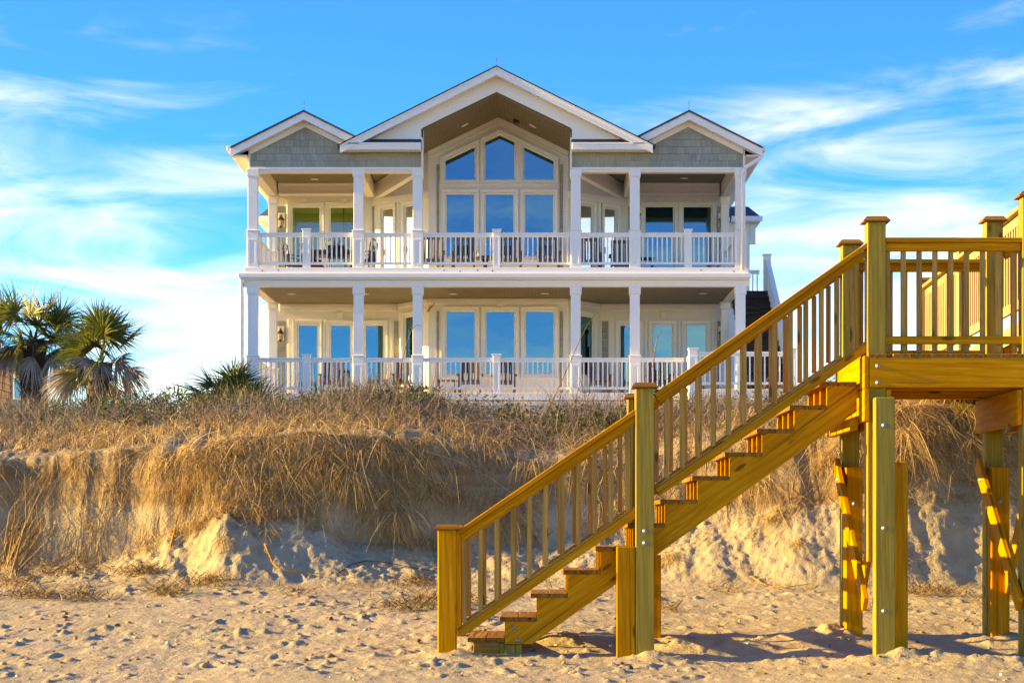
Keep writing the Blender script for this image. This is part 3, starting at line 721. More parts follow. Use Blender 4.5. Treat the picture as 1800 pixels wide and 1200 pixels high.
# porch floors, their edge boards and the beam under the upper floor
hb('porch_floor', -6.6, 6.6, 50.98, WY + .2, Z1 - .10, Z1, 'white_paint')
hb('floor_fascia', -6.62, 6.62, 50.93, 50.975, Z1 - .15, Z1 + .035)
hb('skirt_board', -6.66, 6.66, 50.86, 50.93, 4.22, Z1 - .19)
hb('skirt_board', -6.64, 6.64, 50.90, 50.94, 4.00, 4.215)
hb('skirt_return', -6.66, -6.60, 50.95, WY, 4.0, Z1 - .16)
hb('porch_floor', -6.55, 6.55, 51.02, WY + .2, Z2 - .10, Z2, 'white_paint')
hb('floor_fascia', -6.57, 6.57, 50.93, 51.0, hz(481), Z2 + .02)
hb('cornice', -6.72, 6.62, 50.82, 51.0, hz(492) + .045, hz(481) - .012)
hb('cornice_lip', -6.69, 6.59, 50.86, 51.0, hz(492), hz(492) + .040)
hb('porch_beam', -6.60, 6.60, 50.97, 51.22, hz(503.5), hz(492) - .004)
for s in (-1, 1): hb('side_beam', s * 6.37 - .12, s * 6.37 + .12, 51.23, WY - .3, hz(503.5), Z2 - .11)
hb('porch_ceiling', -6.24, 6.24, 51.24, WY - .02, ZC1, ZC1 + .03, 'beadboard')
hb('corner_board', -6.68, -6.62, 50.92, 51.2, Z1 - .15, hz(492))

# columns: panelled pedestal, square shaft, capital
def column(x, y, zf, ztop, w=0.25):
    c = hb('column', x - w / 2, x + w / 2, y, y + w, zf + .96, ztop - .20, 'white_paint')
    hb('pedestal', x - w / 2 - .022, x + w / 2 + .022, y - .022, y + w + .022, zf, zf + .955, 'white_paint', c)
    hb('pedestal_cap', x - w / 2 - .04, x + w / 2 + .04, y - .04, y + w + .04, zf + .957, zf + .985, 'white_paint', c)
    z0, z1 = zf + .12, zf + .70                       # raised frame round a sunken panel
    for a, b_, e, g in ((-w / 2, -w / 2 + .06, z0, z1), (w / 2 - .06, w / 2, z0, z1)): hb('panel_stile', x + a, x + b_, y - .034, y - .0225, e, g, 'white_paint', c)
    for e in (z0 - .05, z1): hb('panel_rail', x - w / 2, x + w / 2, y - .034, y - .0225, e, e + .05, 'white_paint', c)
    hb('capital', x - w / 2 - .025, x + w / 2 + .025, y - .025, y + w + .025, ztop - .195, ztop, 'white_paint', c)
    hb('necking', x - w / 2 - .012, x + w / 2 + .012, y - .012, y + w + .012, ztop - .225, ztop - .197, 'white_paint', c)
    return c
for s in (-1, 1):
    for cx_ in CX:
        column(s * cx_, HY, Z2 + .02, hz(297)); column(s * cx_, HY, Z1 + .035, hz(503.5) )
    for zf, zt in ((Z1, ZC1 - .0), (Z2, 10.30)):       # half columns against the house
        column(s * 6.33, WY - .55, zf, zt, 0.22)
# railings
def rail_panel(x0, x1, y, zf, zt):
    hb('rail_cap', x0, x1, y, y + .10, zt - .045, zt); hb('top_rail', x0, x1, y + .02, y + .08, zt - .115, zt - .046)
    hb('bottom_rail', x0, x1, y + .02, y + .08, zf + .115, zf + .18)
    n = max(2, round((x1 - x0) / 0.128)); 
    for k in range(n):
        xc = x0 + (k + .5) * (x1 - x0) / n
        hb('baluster', xc - .019, xc + .019, y + .03, y + .068, zf + .18, zt - .115, 'white_paint', None, .003)
def rail_post(x, y, zf, zt, w=.20):
    c = hb('rail_post', x - w / 2, x + w / 2, y, y + w, zf, zt, 'white_paint')
    hb('post_cap', x - w / 2 - .025, x + w / 2 + .025, y - .025, y + w + .025, zt, zt + .03, 'white_paint', c)
    for a in (-w / 2, w / 2 - .05): hb('panel_stile', x + a, x + a + .05, y - .012, y - .0005, zf + .1, zt - .22, 'white_paint', c)
    hb('panel_rail', x - w / 2, x + w / 2, y - .012, y - .0005, zt - .218, zt - .17, 'white_paint', c)
for zf in (Z1 + .02, Z2 + .0):
    zt = zf + .95 if zf > 6 else hz(628)
    xs = [-CX[2], -4.97, -CX[1], -CX[0], 0, CX[0], CX[1], 5.0, CX[2]]
    for a, b_ in zip(xs[:-1], xs[1:]):
        wa = .148 if abs(a) in CX else .10; wb = .148 if abs(b_) in CX else .10
        if zf < 6 and b_ > 5.5: continue
        rail_panel(a + wa, b_ - wb, HY + .07, zf, zt)
    for x in (-4.97, 0, 5.0):
        if zf < 6 and x > 4: continue
        rail_post(x, HY + .02, zf, zt + .06)
# side rails of the porches (run back to the house)
for s in (-1, 1):
    for zf, zt in ((Z1 + .02, hz(628)), (Z2, Z2 + .95)):
        if s > 0 and zf < 6: continue
        x = s * 6.37
        for nm, a, b_, z0, z1 in (('rail_cap', -.05, .05, zt - .045, zt), ('top_rail', -.03, .03, zt - .115, zt - .046), ('bottom_rail', -.03, .03, zf + .115, zf + .18)):
            hb(nm, x + a, x + b_, HY + .30, WY - .60, z0, z1)
        for k in range(25): y = HY + .36 + k * .128; hb('baluster', x - .019, x + .019, y, y + .038, zf + .18, zt - .115, 'white_paint', None, .003)

# walls with real openings; windows of casing, sash and pane
def window(poly, y0, frame, name='window', casing=0.075, sash=0.045, handle=None, glass='window_glass'):
    def mk(nm, outer, inner, a, b_, m, parent): return prism(nm, outer, a, b_, m, parent, [inner], frame)
    w = mk(name, offset_poly(poly, casing), offset_poly(poly, -.002), y0 - .045, y0 - .002, 'white_paint', house)
    mk('head_trim', offset_poly(poly, casing + .018), offset_poly(poly, casing + .001), y0 - .060, y0 - .002, 'white_paint', w)
    mk('sash', offset_poly(poly, -.003), offset_poly(poly, -sash), y0 + .02, y0 + .065, 'white_paint', w)
    prism('pane', offset_poly(poly, -sash + .006), y0 + .040, y0 + .046, 'door_glass' if name == 'door' else glass, w, (), frame)
    return w
def rect(a, b_, c, d): return [(a, c), (b_, c), (b_, d), (a, d)]
flat = None
def rx(px): return XX(px, WY); 
def rz(py): return ZZ(py, WY)
def bx(px): return XX(px, BYF)
def bz(py): return ZZ(py, BYF)
# recessed walls, upper and lower
sash = 0.045
up_open, low_open = [], []
for a, b_ in ((514, 561), (581, 628)): up_open.append(rect(rx(a) - sash, rx(b_) + sash, Z2 + .20, rz(365) + sash))
for a, b_ in ((1135, 1183), (1202, 1250)): up_open.append(rect(rx(a) - sash, rx(b_) + sash, Z2 + .20, rz(364) + sash))
for a, b_ in ((525, 557), (582, 615), (643, 673)): low_open.append(rect(rx(a) - sash, rx(b_) + sash, Z1 + .25, rz(572) + sash))
for a, b_ in ((1091, 1122), (1149, 1181), (1208, 1240)): low_open.append(rect(rx(a) - sash, rx(b_) + sash, Z1 + .25, rz(572) + sash))
def wall_side(x0, x1, z0, z1, opens, y=WY):
    o = [q for q in opens if q[0][0] > x0 and q[1][0] < x1]
    w_ = prism('wall', rect(x0, x1, z0, z1), y, y + .16, 'wall_paint', house, o)
    for q in o: window(q, y, None, glass='dining_glass' if z0 > 6 and x1 < HX else 'window_glass')
    return w_
UA, LA = 3.55, 2.85                                   # where the angled bay walls start, upper and lower
wall_side(HX - 6.45, HX - UA, Z2, 10.80, up_open); wall_side(HX + UA, HX + 6.45, Z2, 10.80, up_open)
wall_side(HX - 6.45, HX - LA, Z1 - .2, ZC1 + .3, low_open); wall_side(HX + LA, HX + 6.45, Z1 - .2, ZC1 + .3, low_open)
# bay front, lower: three tall windows
lo = [rect(bx(a) - sash, bx(b_) + sash, bz(655) - sash, bz(548) + sash) for a, b_ in ((785, 834), (855, 903.5), (924.5, 973))]
prism('wall', rect(HX - 1.93, HX + 1.93, Z1 - .2, ZC1 + .3), BYF, BYF + .16, 'wall_paint', house, lo)
for q in lo: window(q, BYF, None)
# bay front, upper: three windows under three gable lights
uo = [rect(bx(a) - sash, bx(b_) + sash, bz(449) - sash, bz(342) + sash) for a, b_ in ((785, 833), (853.5, 902.5), (923, 972))]
pent = [(bx(853), bz(315)), (bx(904), bz(315)), (bx(904), bz(250)), (bx(878.5), bz(238)), (bx(853), bz(250))]
quadl = [(bx(783), bz(315)), (bx(834), bz(315)), (bx(834), bz(259)), (bx(783), bz(283))]
quadr = [(bx(921.5), bz(315)), (bx(973), bz(315)), (bx(973), bz(283)), (bx(921.5), bz(259))]
uo += [offset_poly(q, sash) for q in (pent, quadl, quadr)]
VZ = 12.36                                            # underside of the vault at the ridge
prism('gable_wall', [(HX - 1.93, Z2), (HX + 1.93, Z2), (HX + 1.93, VZ - SL * 1.93), (HX, VZ), (HX - 1.93, VZ - SL * 1.93)], BYF, BYF + .16, 'wall_paint', house, uo)
for q in uo: window(q, BYF, None)
for s in (-1, 1):                                     # crown trim up the bay gable
    beam('crown_trim', (HX + s * 1.93, BYF - .02, VZ - SL * 1.93 - .07), (HX, BYF - .02, VZ - .07), .035, .12, 'white_paint', house)
    beam('crown_trim', (HX + s * 1.90, BYF - .03, VZ - SL * 1.93 - .18), (HX, BYF - .03, VZ - .16), .02, .03, 'white_paint', house)
hb('crown_trim', -1.93, 1.93, BYF - .05, BYF - .003, ZC1 - .14, ZC1 - .005)
# angled bay walls
for s in (-1, 1):
    for (ua, z0, zta, ztb, opens) in ((UA, Z2, VZ - SL * 1.93, VZ - SL * UA, ((.20, .44, Z2 + .12, 10.02), (.62, .86, Z2 + .12, 10.02))), (LA, Z1 - .2, ZC1 + .3, ZC1 + .3, ((.34, .80, Z1 + .75, 6.98),))):
        A = Vector((HX + s * 1.93, BYF, 0)); B = Vector((HX + s * ua, WY, 0)); d = (B - A); L = d.length; d.normalize(); nrm = Vector((d.y, -d.x, 0)) * s
        if nrm.y > 0: nrm = -nrm
        def fr_(co, A=A, d=d, nrm=nrm): return A + d * co.x - nrm * co.y + Vector((0, 0, co.z))
        hol = [rect(a * L, b_ * L, c, e) for a, b_, c, e in opens]
        prism('wall', [(0.0, z0), (L, z0), (L, ztb), (0.0, zta)], 0.0, .16, 'wall_paint', house, hol, fr_)
        for q in hol:
            w_ = window(q, 0.0, fr_, 'door' if z0 > 6 else 'window')
            if z0 > 6:
                p = fr_(Vector((q[1][0] - .03 if s < 0 else q[0][0] + .03, -.03, Z2 + 1.0))); lathe('handle', [(.012, -.09), (.014, 0), (.012, .09)], 'rust', w_, p, 6)
        p0, p1 = fr_(Vector((.0, -.02, ztb - .12 if z0 < 6 else 10.22))), fr_(Vector((L, -.02, ztb - .12 if z0 < 6 else 10.22)))
        if z0 > 6: beam('head_board', p0, p1, .05, .20, 'white_paint', house)
        else:
            zz = ZC1 - .07; beam('crown_trim', (p0.x, p0.y, zz), (p1.x, p1.y, zz), .05, .13, 'white_paint', house)
        pc = fr_(Vector((.53 * L, -.03, 0)))
        if z0 > 6: beam('mullion', (pc.x, pc.y, Z2), (pc.x, pc.y, 10.12), .09, .05, 'white_paint', house, (0, 1, 0))
# shingle strips beside the windows, course by course
def strip(x0, x1, y, z0, z1, m='sage_shingle', h_=.178):
    z = z0; k = 0
    while z < z1 - .02:
        zt = min(z + h_ - .006, z1)
        poly = [(x0, z), (x1, z), (x1, zt), (x0, zt)]
        prism('shingle', poly, y - .02, y - .002, m, house)
        z += h_; k += 1
for s, (a, b_) in ((-1, (487.5, 502.5)), (1, (1261, 1276))):
    strip(rx(a), rx(b_), WY, Z2 + .05, rz(363)); strip(rx(a), rx(b_), WY, Z1 + .05, rz(563))
for a, b_ in ((654.5, 658.5), (1104, 1108)): strip(rx(a), rx(b_), WY, Z2 + .05, rz(363), h_=.36)
for a, b_ in ((692.5, 701), (1058, 1069.5)): strip(rx(a), rx(b_), WY, Z1 + .05, rz(563))
for a, b_ in ((767.5, 772), (984, 989.5)): strip(bx(a), bx(b_), BYF, Z2 + .05, bz(288), h_=.178); strip(bx(a), bx(b_), BYF, Z1 + .05, bz(547))
# friezes, keystones, trims on the recessed walls
for s in (-1, 1):
    a, b_ = sorted((s * 3.62, s * 6.2))
    hb('frieze', a, b_, WY - .34, WY - .003, rz(345), ZC2 - .003, 'wall_paint'); hb('frieze_lip', a, b_, WY - .37, WY - .345, ZC2 - .06, ZC2 - .003)
    hb('frieze_lip', a, b_, WY - .36, WY - .345, rz(345), rz(342))
    a, b_ = sorted((s * 2.9, s * 6.2)); hb('crown_trim', a, b_, WY - .06, WY - .003, ZC1 - .13, ZC1 - .004); hb('crown_trim', a, b_, WY - .03, WY - .003, ZC1 - .20, ZC1 - .134)
def keystone(px, py, y, w=.085):
    x, z = XX(px, y), ZZ(py, y); prism('keystone', [(x - w * .72, z - .19), (x + w * .72, z - .19), (x + w, z), (x - w, z)], y - .06, y - .003, 'white_paint', house)
for px_, py in ((535, 350), (605, 350), (1159, 350), (1227, 350), (598, 549), (1166, 549)): keystone(px_, py, WY)
keystone(878.5, 532, BYF)
for px_ in (506, 571, 633, 1129, 1192, 1257): x = rx(px_); box('wall_trim', x - .035, x + .035, WY - .03, WY - .003, Z2 + .02, rz(360), 'white_paint', house)
for px_ in (508, 570, 628, 686, 1078, 1136, 1194, 1253): x = rx(px_); box('wall_trim', x - .03, x + .03, WY - .03, WY - .003, Z1 + .02, rz(561), 'white_paint', house)

# upper porch ceilings: flat at the sides, vaulted in the middle; beams between
for s in (-1, 1):
    def flatpoly(name, pts, z, m='beadboard'):
        V = [(HX + s * x, y, z) for x, y in pts] + [(HX + s * x, y, z + .02) for x, y in pts]; n = len(pts); c = Vector((HX + s * pts[0][0], pts[0][1], z))
        Fc = [tuple(range(n)), tuple(range(2 * n - 1, n - 1, -1))] + [(k, k + n, (k + 1) % n + n, (k + 1) % n) for k in range(n)]
        link(name, mesh(name, [Vector(v) - c for v in V], Fc), m, house, Matrix.Translation(c))
    flatpoly('porch_ceiling', [(3.5, 51.1), (6.3, 51.1), (6.3, WY), (3.5, WY)], ZC2)
    flatpoly('porch_ceiling', [(3.48, 51.1), (3.48, WY), (3.40, WY), (2.05, 51.2)], ZC2 + .0)
    hb('porch_beam', *sorted((s * 1.94, s * 6.50)), 51.03, 51.27, hz(302.5), hz(294.5), 'wall_paint')
    hb('porch_beam', *sorted((s * 3.50, s * 3.72)), 51.28, WY - .38, 10.31, ZC2 - .004, 'wall_paint')
    hb('porch_beam', *sorted((s * 6.24, s * 6.48)), 51.28, WY - .02, 10.31, ZC2 + .1, 'wall_paint')
    beam('diagonal_beam', (HX + s * 2.10, 51.35, 10.52), (HX + s * 3.46, WY - .02, 10.52), .18, .40, 'wall_paint', house)
    beam('diagonal_trim', (HX + s * 2.19, 51.32, 10.70), (HX + s * 3.52, WY - .05, 10.70), .06, .06, 'white_paint', house)
    V = [(0, 50.97, VZ), (0, WY, VZ), (s * 3.5, WY, VZ - SL * 3.5), (s * 2.02, 51.1, VZ - SL * 2.02), (s * 1.93, 50.97, VZ - SL * 1.93)]
    V = [Vector((HX + a, b_, c)) for a, b_, c in V]; c0 = V[0].copy(); V = [v - c0 for v in V] + [v - c0 + Vector((0, 0, .02)) for v in V]
    link('vault_ceiling', mesh('vault_ceiling', V, [(0, 1, 2, 3, 4), (9, 8, 7, 6, 5)] + [(k, k + 5, (k + 1) % 5 + 5, (k + 1) % 5) for k in range(5)]), 'beadboard', house, Matrix.Translation(c0))
    V = [(2.10, 51.2, 10.70), (3.46, WY, 10.70), (3.46, WY, VZ - SL * 3.46 + .01), (2.10, 51.2, VZ - SL * 2.1)]   # infill above the diagonal beam
    link('vault_side', mesh('vault_side', [Vector((HX + s * a, b_, c)) - Vector((HX, 51, 10)) for a, b_, c in V], [(0, 1, 2, 3)]), 'wall_paint', house, Matrix.Translation((HX, 51, 10)))
# recessed lights
def down_light(x, y, z, tilt=0):
    o = lathe('recessed_light', [(.115, -.012), (.115, -.004), (.09, 0), (.085, -.006), (.001, -.006)], 'lamp_light_disc', house, (x, y, z), 14)
    if tilt: M = Matrix.Translation((x, y, z)) @ Matrix.Rotation(tilt, 4, 'Y'); o.matrix_basis = M; WM[o] = M
def on_ceiling(px, py, z): Y = (z - CZ) * F / (PY - py); return XX(px, Y), Y, z - .003
for px_, py in ((553, 314.5), (1203, 313)): down_light(*on_ceiling(px_, py, ZC2))
for px_, py in ((512, 516), (641, 516), (797, 516), (958, 515.5), (1236, 515.5)): down_light(*on_ceiling(px_, py, ZC1))
for s, px_, py in ((-1, 817.5, 220), (1, 936.5, 220)):
    Y = 52.8; x = XX(px_, Y); z = VZ - SL * abs(x - HX); down_light(x, Y, z - .01, math.atan(SL) * s)
sp = hb('ceiling_sensor', .42, .58, 53.0, 53.16, VZ - SL * .5 - .10, VZ - SL * .5 - .0, 'black_metal')

# gables
ZS = hz(294)                                          # foot of the shingled gable walls
for s in (-1, 1):
    g = s * 5.0
    poly = [(s * 6.43, ZS), (s * 1.94, ZS), (s * 1.94, 10.95), (s * 3.35, 10.95), (g, 11.62), (s * 6.43, 10.94)]
    gw = hp('gable_wall', poly, 51.05, 51.25, 'sage_shingle')
    # shingles, clipped to the gable
    z = ZS + .005; row = 0
    while z < 11.55:
        x = 1.945 - (.11 if row % 2 else .0); zt = z + .172
        while x < 6.43:
            w = random.choice((.12, .16, .19, .21, .24, .27)); q = [(max(x, 1.945), z), (min(x + w - .006, 6.425), z), (min(x + w - .006, 6.425), zt), (max(x, 1.945), zt)]
            x += w
            q = clip_poly(q, 1, 0, 6.42)
            for sl in (1, -1): q = clip_poly(q, .5 * sl, 1, 11.57 + .5 * sl * 5.0) if q else q
            q = [p for p in q] if q else q
            if q and (z > 10.86 and max(p[0] for p in q) < 3.45): continue
            if len(q) >= 3:
                xs_ = [p[0] for p in q]; zs_ = [p[1] for p in q]
                if max(xs_) - min(xs_) > .03 and max(zs_) - min(zs_) > .02:
                    hp('shingle', [(s * a, b_) for a, b_ in q], 51.05 - random.uniform(.014, .021), 51.048, 'sage_shingle', gw)
        z += .178; row += 1
    hb('wall_base_trim', *sorted((s * 1.94, s * 6.47)), 50.99, 51.045, ZS - .055, ZS, 'white_paint')
    hb('corner_trim', *sorted((s * 6.43, s * 6.48)), 51.0, 51.2, ZS, 10.93, 'white_paint')
    # roof slabs and rake boards of the side gable
    AZ = 11.87
    for t, xe in ((1, 6.90), (-1, 3.1 if True else 3.64)):
        xo = 5.0 + t * abs(xe - 5.0) if t > 0 else xe
        ze = AZ - .5 * abs(xo - 5.0)
        V = [(5.0, 50.66, AZ), (xo, 50.66, ze), (xo, 61.5, ze), (5.0, 61.5, AZ)]; V = V + [(a, b_, c - .045) for a, b_, c in V]
        c0 = Vector((HX + s * 5.0, 56, AZ)); V = [Vector((HX + s * a, b_, c)) - c0 for a, b_, c in V]
        link('roof', mesh('roof', V, [(0, 1, 2, 3), (7, 6, 5, 4), (0, 4, 5, 1), (1, 5, 6, 2), (2, 6, 7, 3), (3, 7, 4, 0)]), 'roof_shingle', house, Matrix.Translation(c0))
        xr = 6.90 if t > 0 else 3.72; zr_ = AZ - .5 * abs(xr - 5.0)
        hp('rake_board', [(s * 5.0, AZ - .05), (s * xr, zr_ - .05), (s * xr, zr_ - .245), (s * 5.0, AZ - .245)], 50.70, 50.75, 'white_paint')
        hp('rake_soffit', [(s * 5.0, AZ - .20), (s * xr, zr_ - .20), (s * xr, zr_ - .235), (s * 5.0, AZ - .235)], 50.755, 51.04, 'vent_soffit')
        xf = 6.46 if t > 0 else 3.92; zf_ = AZ - .5 * abs(xf - 5.0)
        hp('frieze', [(s * 5.0, AZ - .24), (s * xf, zf_ - .24), (s * xf, zf_ - .375), (s * 5.0, AZ - .375)], 51.0, 51.042, 'white_paint')
    # eave: gutter, soffit along the side
    xe, ze = s * 6.90, AZ - .95
    hb('gutter', *sorted((xe, xe + s * .10)), 50.72, 61.5, ze - .10, ze + .02, 'gutter_white')
    hb('eave_fascia', *sorted((xe - s * .03, xe - s * .001)), 50.78, 61.5, ze - .22, ze - .05, 'white_paint')
    hb('eave_soffit', *sorted((s * 6.48, xe - s * .03)), 50.76, 61.5, ze - .235, ze - .20, 'wall_paint')
    if s > 0: hb('side_wall', 6.30, 6.46, WY + .18, 61.4, 3.5, 10.75, 'wall_paint')
    else:                                             # unseen side windows, added to let the low sun brighten the green room
        side = lambda co: Vector((HX - 6.46 + co.y, co.x, co.z)); hol = [rect(55.9, 57.3, Z2 + .7, 10.25), rect(57.7, 59.2, Z2 + .7, 10.25)]
        prism('side_wall', rect(WY + .18, 61.4, 3.5, 10.75), 0, .16, 'wall_paint', house, hol, side)
        for q in hol:
            w_ = prism('window', offset_poly(q, .08), -.045, -.002, 'white_paint', house, [q], side)
            prism('pane', q, .06, .066, 'clear_glass', w_, (), side)
    hb('frieze', *sorted((s * 6.46, s * 6.49)), 51.27, 61.4, 10.45, 10.70, 'wall_paint')
    # cornice return of the middle gable: fascia, vented soffit, little pent roof
    a, b_ = sorted((s * 1.955, s * 4.05))
    hb('return_fascia', a, b_, 50.60, 50.65, hz(268), hz(256.5)); hb('return_lip', a, b_, 50.58, 50.60, hz(259), hz(256))
    hb('return_soffit', a, b_, 50.65, 51.02, hz(268), hz(268) + .03, 'vent_soffit')
    V = [(1.95, 50.60, hz(256)), (4.0, 50.60, hz(256)), (3.55, 50.97, hz(246)), (1.95, 50.97, hz(246))]
    c0 = Vector((HX + s * 3, 50.8, 11)); link('pent_roof', mesh('pent_roof', [Vector((HX + s * a_, y, z)) - c0 for a_, y, z in V], [(0, 1, 2, 3) if s > 0 else (3, 2, 1, 0)]), 'roof_shingle', house, Matrix.Translation(c0))
    hb('return_ledge', *sorted((s * 1.94, s * 3.5)), 50.89, 50.95, hz(246.5), hz(243), 'white_paint')
    # middle gable: white face board, rake, soffit, roof
    MZ = 12.99
    hp('gable_face', [(0, VZ + .03), (s * 1.92, VZ + .03 - SL * 1.92), (s * 1.92, hz(243)), (s * 3.28, hz(243)), (0, MZ - .13)], 50.90, 50.95, 'white_paint')
    hp('opening_jamb', [(s * 1.92, VZ - SL * 1.92), (s * 1.96, VZ - SL * 1.92), (s * 1.96, hz(297)), (s * 1.92, hz(297))], 50.90, 51.3, 'white_paint')
    xr, zr_ = 4.05, MZ - .4985 * 4.05
    hp('rake_board', [(0, MZ - .045), (s * xr, zr_ - .045), (s * xr, zr_ - .235), (0, MZ - .235)], 50.58, 50.63, 'white_paint')
    hp('rake_trim', [(0, MZ - .03), (s * xr, zr_ - .03), (s * xr, zr_ - .09), (0, MZ - .09)], 50.56, 50.578, 'white_paint')
    xq, zq = 3.7, MZ - .4985 * 3.7
    hp('rake_soffit', [(0, MZ - .19), (s * xq, zq - .19), (s * xq, zq - .225), (0, MZ - .225)], 50.635, 50.895, 'vent_soffit')
    V = [(0, 50.54, MZ), (4.12, 50.54, MZ - .4985 * 4.12), (4.12, 62, MZ - .4985 * 4.12), (0, 62, MZ)]; V = V + [(a_, b2, c - .028) for a_, b2, c in V]
    c0 = Vector((HX, 56, MZ)); V = [Vector((HX + s * a_, b2, c)) - c0 for a_, b2, c in V]
    link('roof', mesh('roof', V, [(0, 1, 2, 3), (7, 6, 5, 4), (0, 4, 5, 1), (1, 5, 6, 2), (2, 6, 7, 3), (3, 7, 4, 0)]), 'roof_shingle', house, Matrix.Translation(c0))
for x, z in ((0, 12.99), (-5.0, 11.87), (5.0, 11.87)): tube('lightning_rod', [(HX + x, 50.8, z - .03), (HX + x, 50.8, z + .26)], .006, 'black_metal', house, 5)
# downspout on the right corner
xd = HX + 6.93
tube('downspout', [(xd + .02, 50.85, 10.85), (xd - .02, 50.83, 10.74), (xd - .10, 50.80, 10.62), (HX + 6.50, 50.80, 10.42), (HX + 6.40, 50.86, 10.30), (HX + 6.40, 50.87, 10.1), (HX + 6.40, 50.87, 7.75)], .05, 'gutter_white', house, 8)

# inside of the house
def room(z0, z1, x0, x1, y0, y1, m):
    V = [(x, y, z) for x in (HX + x0, HX + x1) for y in (y0, y1) for z in (z0, z1)]; c0 = Vector((HX, 57, z0)); V = [Vector(v) - c0 for v in V]
    o = link('room', mesh('room', V, [(2, 3, 7, 6), (4, 6, 7, 5), (0, 2, 6, 4)] + ([] if m == 'interior_green' else [(0, 1, 3, 2)])), m, house, Matrix.Translation(c0))  # green room has no outer side, so sun from the added windows gets in
    prism('room_ceiling', rect(HX + x0, HX + x1, z1, z1 + .03), y0, y1, 'interior_ceiling', house)
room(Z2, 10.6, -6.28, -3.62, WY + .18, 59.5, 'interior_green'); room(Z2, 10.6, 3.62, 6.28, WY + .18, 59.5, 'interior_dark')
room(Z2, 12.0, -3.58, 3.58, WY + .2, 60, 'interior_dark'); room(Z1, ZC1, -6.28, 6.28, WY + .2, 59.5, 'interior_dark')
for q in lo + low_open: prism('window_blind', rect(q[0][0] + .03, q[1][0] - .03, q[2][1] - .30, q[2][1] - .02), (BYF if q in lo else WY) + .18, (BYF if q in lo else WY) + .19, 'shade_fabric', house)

# rear wing glimpsed on both sides
for (x0, x1) in ((-7.2, -6.46), (6.46, 7.62)):
    hb('rear_wall', x0, x1, 60.0, 68, 3.4, 10.5, 'white_paint')
    s = 1 if x0 > 0 else -1; xe = (x1 + .30) if s > 0 else (x0 - .25); xi = s * 5.5
    V = [(xi, 59.7, 10.55), (xe, 59.7, 10.55), (xe - s * .25, 60.9, 11.05), (xi, 60.9, 11.05), (xe, 68, 10.55), (xe - s * .25, 67, 11.05)]
    c0 = Vector((HX + s * 7, 62, 10.5)); link('rear_roof', mesh('rear_roof', [Vector((HX + a, b_, c)) - c0 for a, b_, c in V], [(0, 1, 2, 3) if s > 0 else (3, 2, 1, 0), (1, 4, 5, 2) if s > 0 else (2, 5, 4, 1)]), 'roof_shingle', house, Matrix.Translation(c0))
    hb('rear_gutter', *sorted((xi, xe + s * .05)), 59.60, 59.70, 10.40, 10.55, 'gutter_white'); hb('rear_soffit', *sorted((xi, xe)), 59.72, 68, 10.38, 10.42, 'wall_paint')
hb('bracket', 7.63, 7.80, 60.0, 60.1, 9.75, 10.37, 'white_paint')

# outside stair and its landing at the right corner
x0, x1 = 6.60, 7.66
n = 18
st = hb('stair_carriage', x0 - .04, x0, 51.2, 51.3, Z1 - .3, Z1 - .1, 'white_paint')
for k in range(n):
    y = 51.3 + k * .262; z = Z1 + (k + 1) * (Z2 - Z1) / n
    beam('stair_tread', (HX + x0, y + .13, z - .02), (HX + x1, y + .13, z - .02), .29, .04, 'old_tread', house)
    beam('stair_riser', (HX + x0, y + .03, z - .115), (HX + x1, y + .03, z - .115), .025, .145, 'old_tread', house, (0, 0, 1))
ye = 51.3 + n * .262
for xr in (x1 + .04,):
    A, B = Vector((HX + xr, 51.1, Z1 + .9)), Vector((HX + xr, ye + .2, Z2 + .95))
    beam('stair_handrail', A, B, .14, .05, 'white_paint', house); beam('stair_string', A - Vector((0, 0, .98)), B - Vector((0, 0, 1.0)), .05, .30, 'white_paint', house)
    for k in range(38):
        p = A.lerp(B, (k + .5) / 38); box('baluster', p.x - .019, p.x + .019, p.y - .019, p.y + .019, p.z - .9, p.z - .02, 'white_paint', house, .003)
    rail_post(xr, ye + .15, Z2, Z2 + 1.08)
hb('stair_landing', x0 - .1, x1 + .25, ye, ye + 1.5, Z2 - .28, Z2, 'white_paint')
rail_panel(x0 - .05, x1 - .05, ye + 1.3, Z2, Z2 + .80)
hb('landing_floor', 4.92, 7.55, 49.35, 50.84, Z1 - .1, Z1, 'white_paint'); hb('landing_fascia', 4.90, 7.57, 49.29, 49.345, Z1 - .22, Z1 + .02); hb('landing_skirt', 4.92, 7.55, 49.36, 49.40, 3.7, Z1 - .24)
rail_post(4.99, 49.30, Z1 - .35, hz(628) + .06, .22); rail_post(7.48, 49.30, Z1 + .02, hz(628) + .06, .2)
rail_panel(5.11, 7.37, 49.36, Z1 + .02, hz(628))
for z_, h_ in ((hz(628) - .045, .045), (hz(628) - .115, .068), (Z1 + .13, .065)): hb('side_rail', 4.95, 5.03, 49.54, 51.02, z_, z_ + h_)
for k in range(11): hb('baluster', 4.97, 5.008, 49.6 + k * .125, 49.638 + k * .125, Z1 + .2, hz(628) - .115, 'white_paint', None, .003)
# rust bleeding from nails on the edge of the upper floor
for px_, py in ((781, 475.5), (809, 477), (866, 476), (840, 475), (1232, 475), (1290, 477), (462, 476), (490, 475)):
    x, z = hx(px_), hz(py); hp('rust_stain', [(x - .012, z + .015), (x + .018, z + .012), (x + .012, z - .022), (x - .03, z - .03)], 50.9285, 50.9295, 'rust')
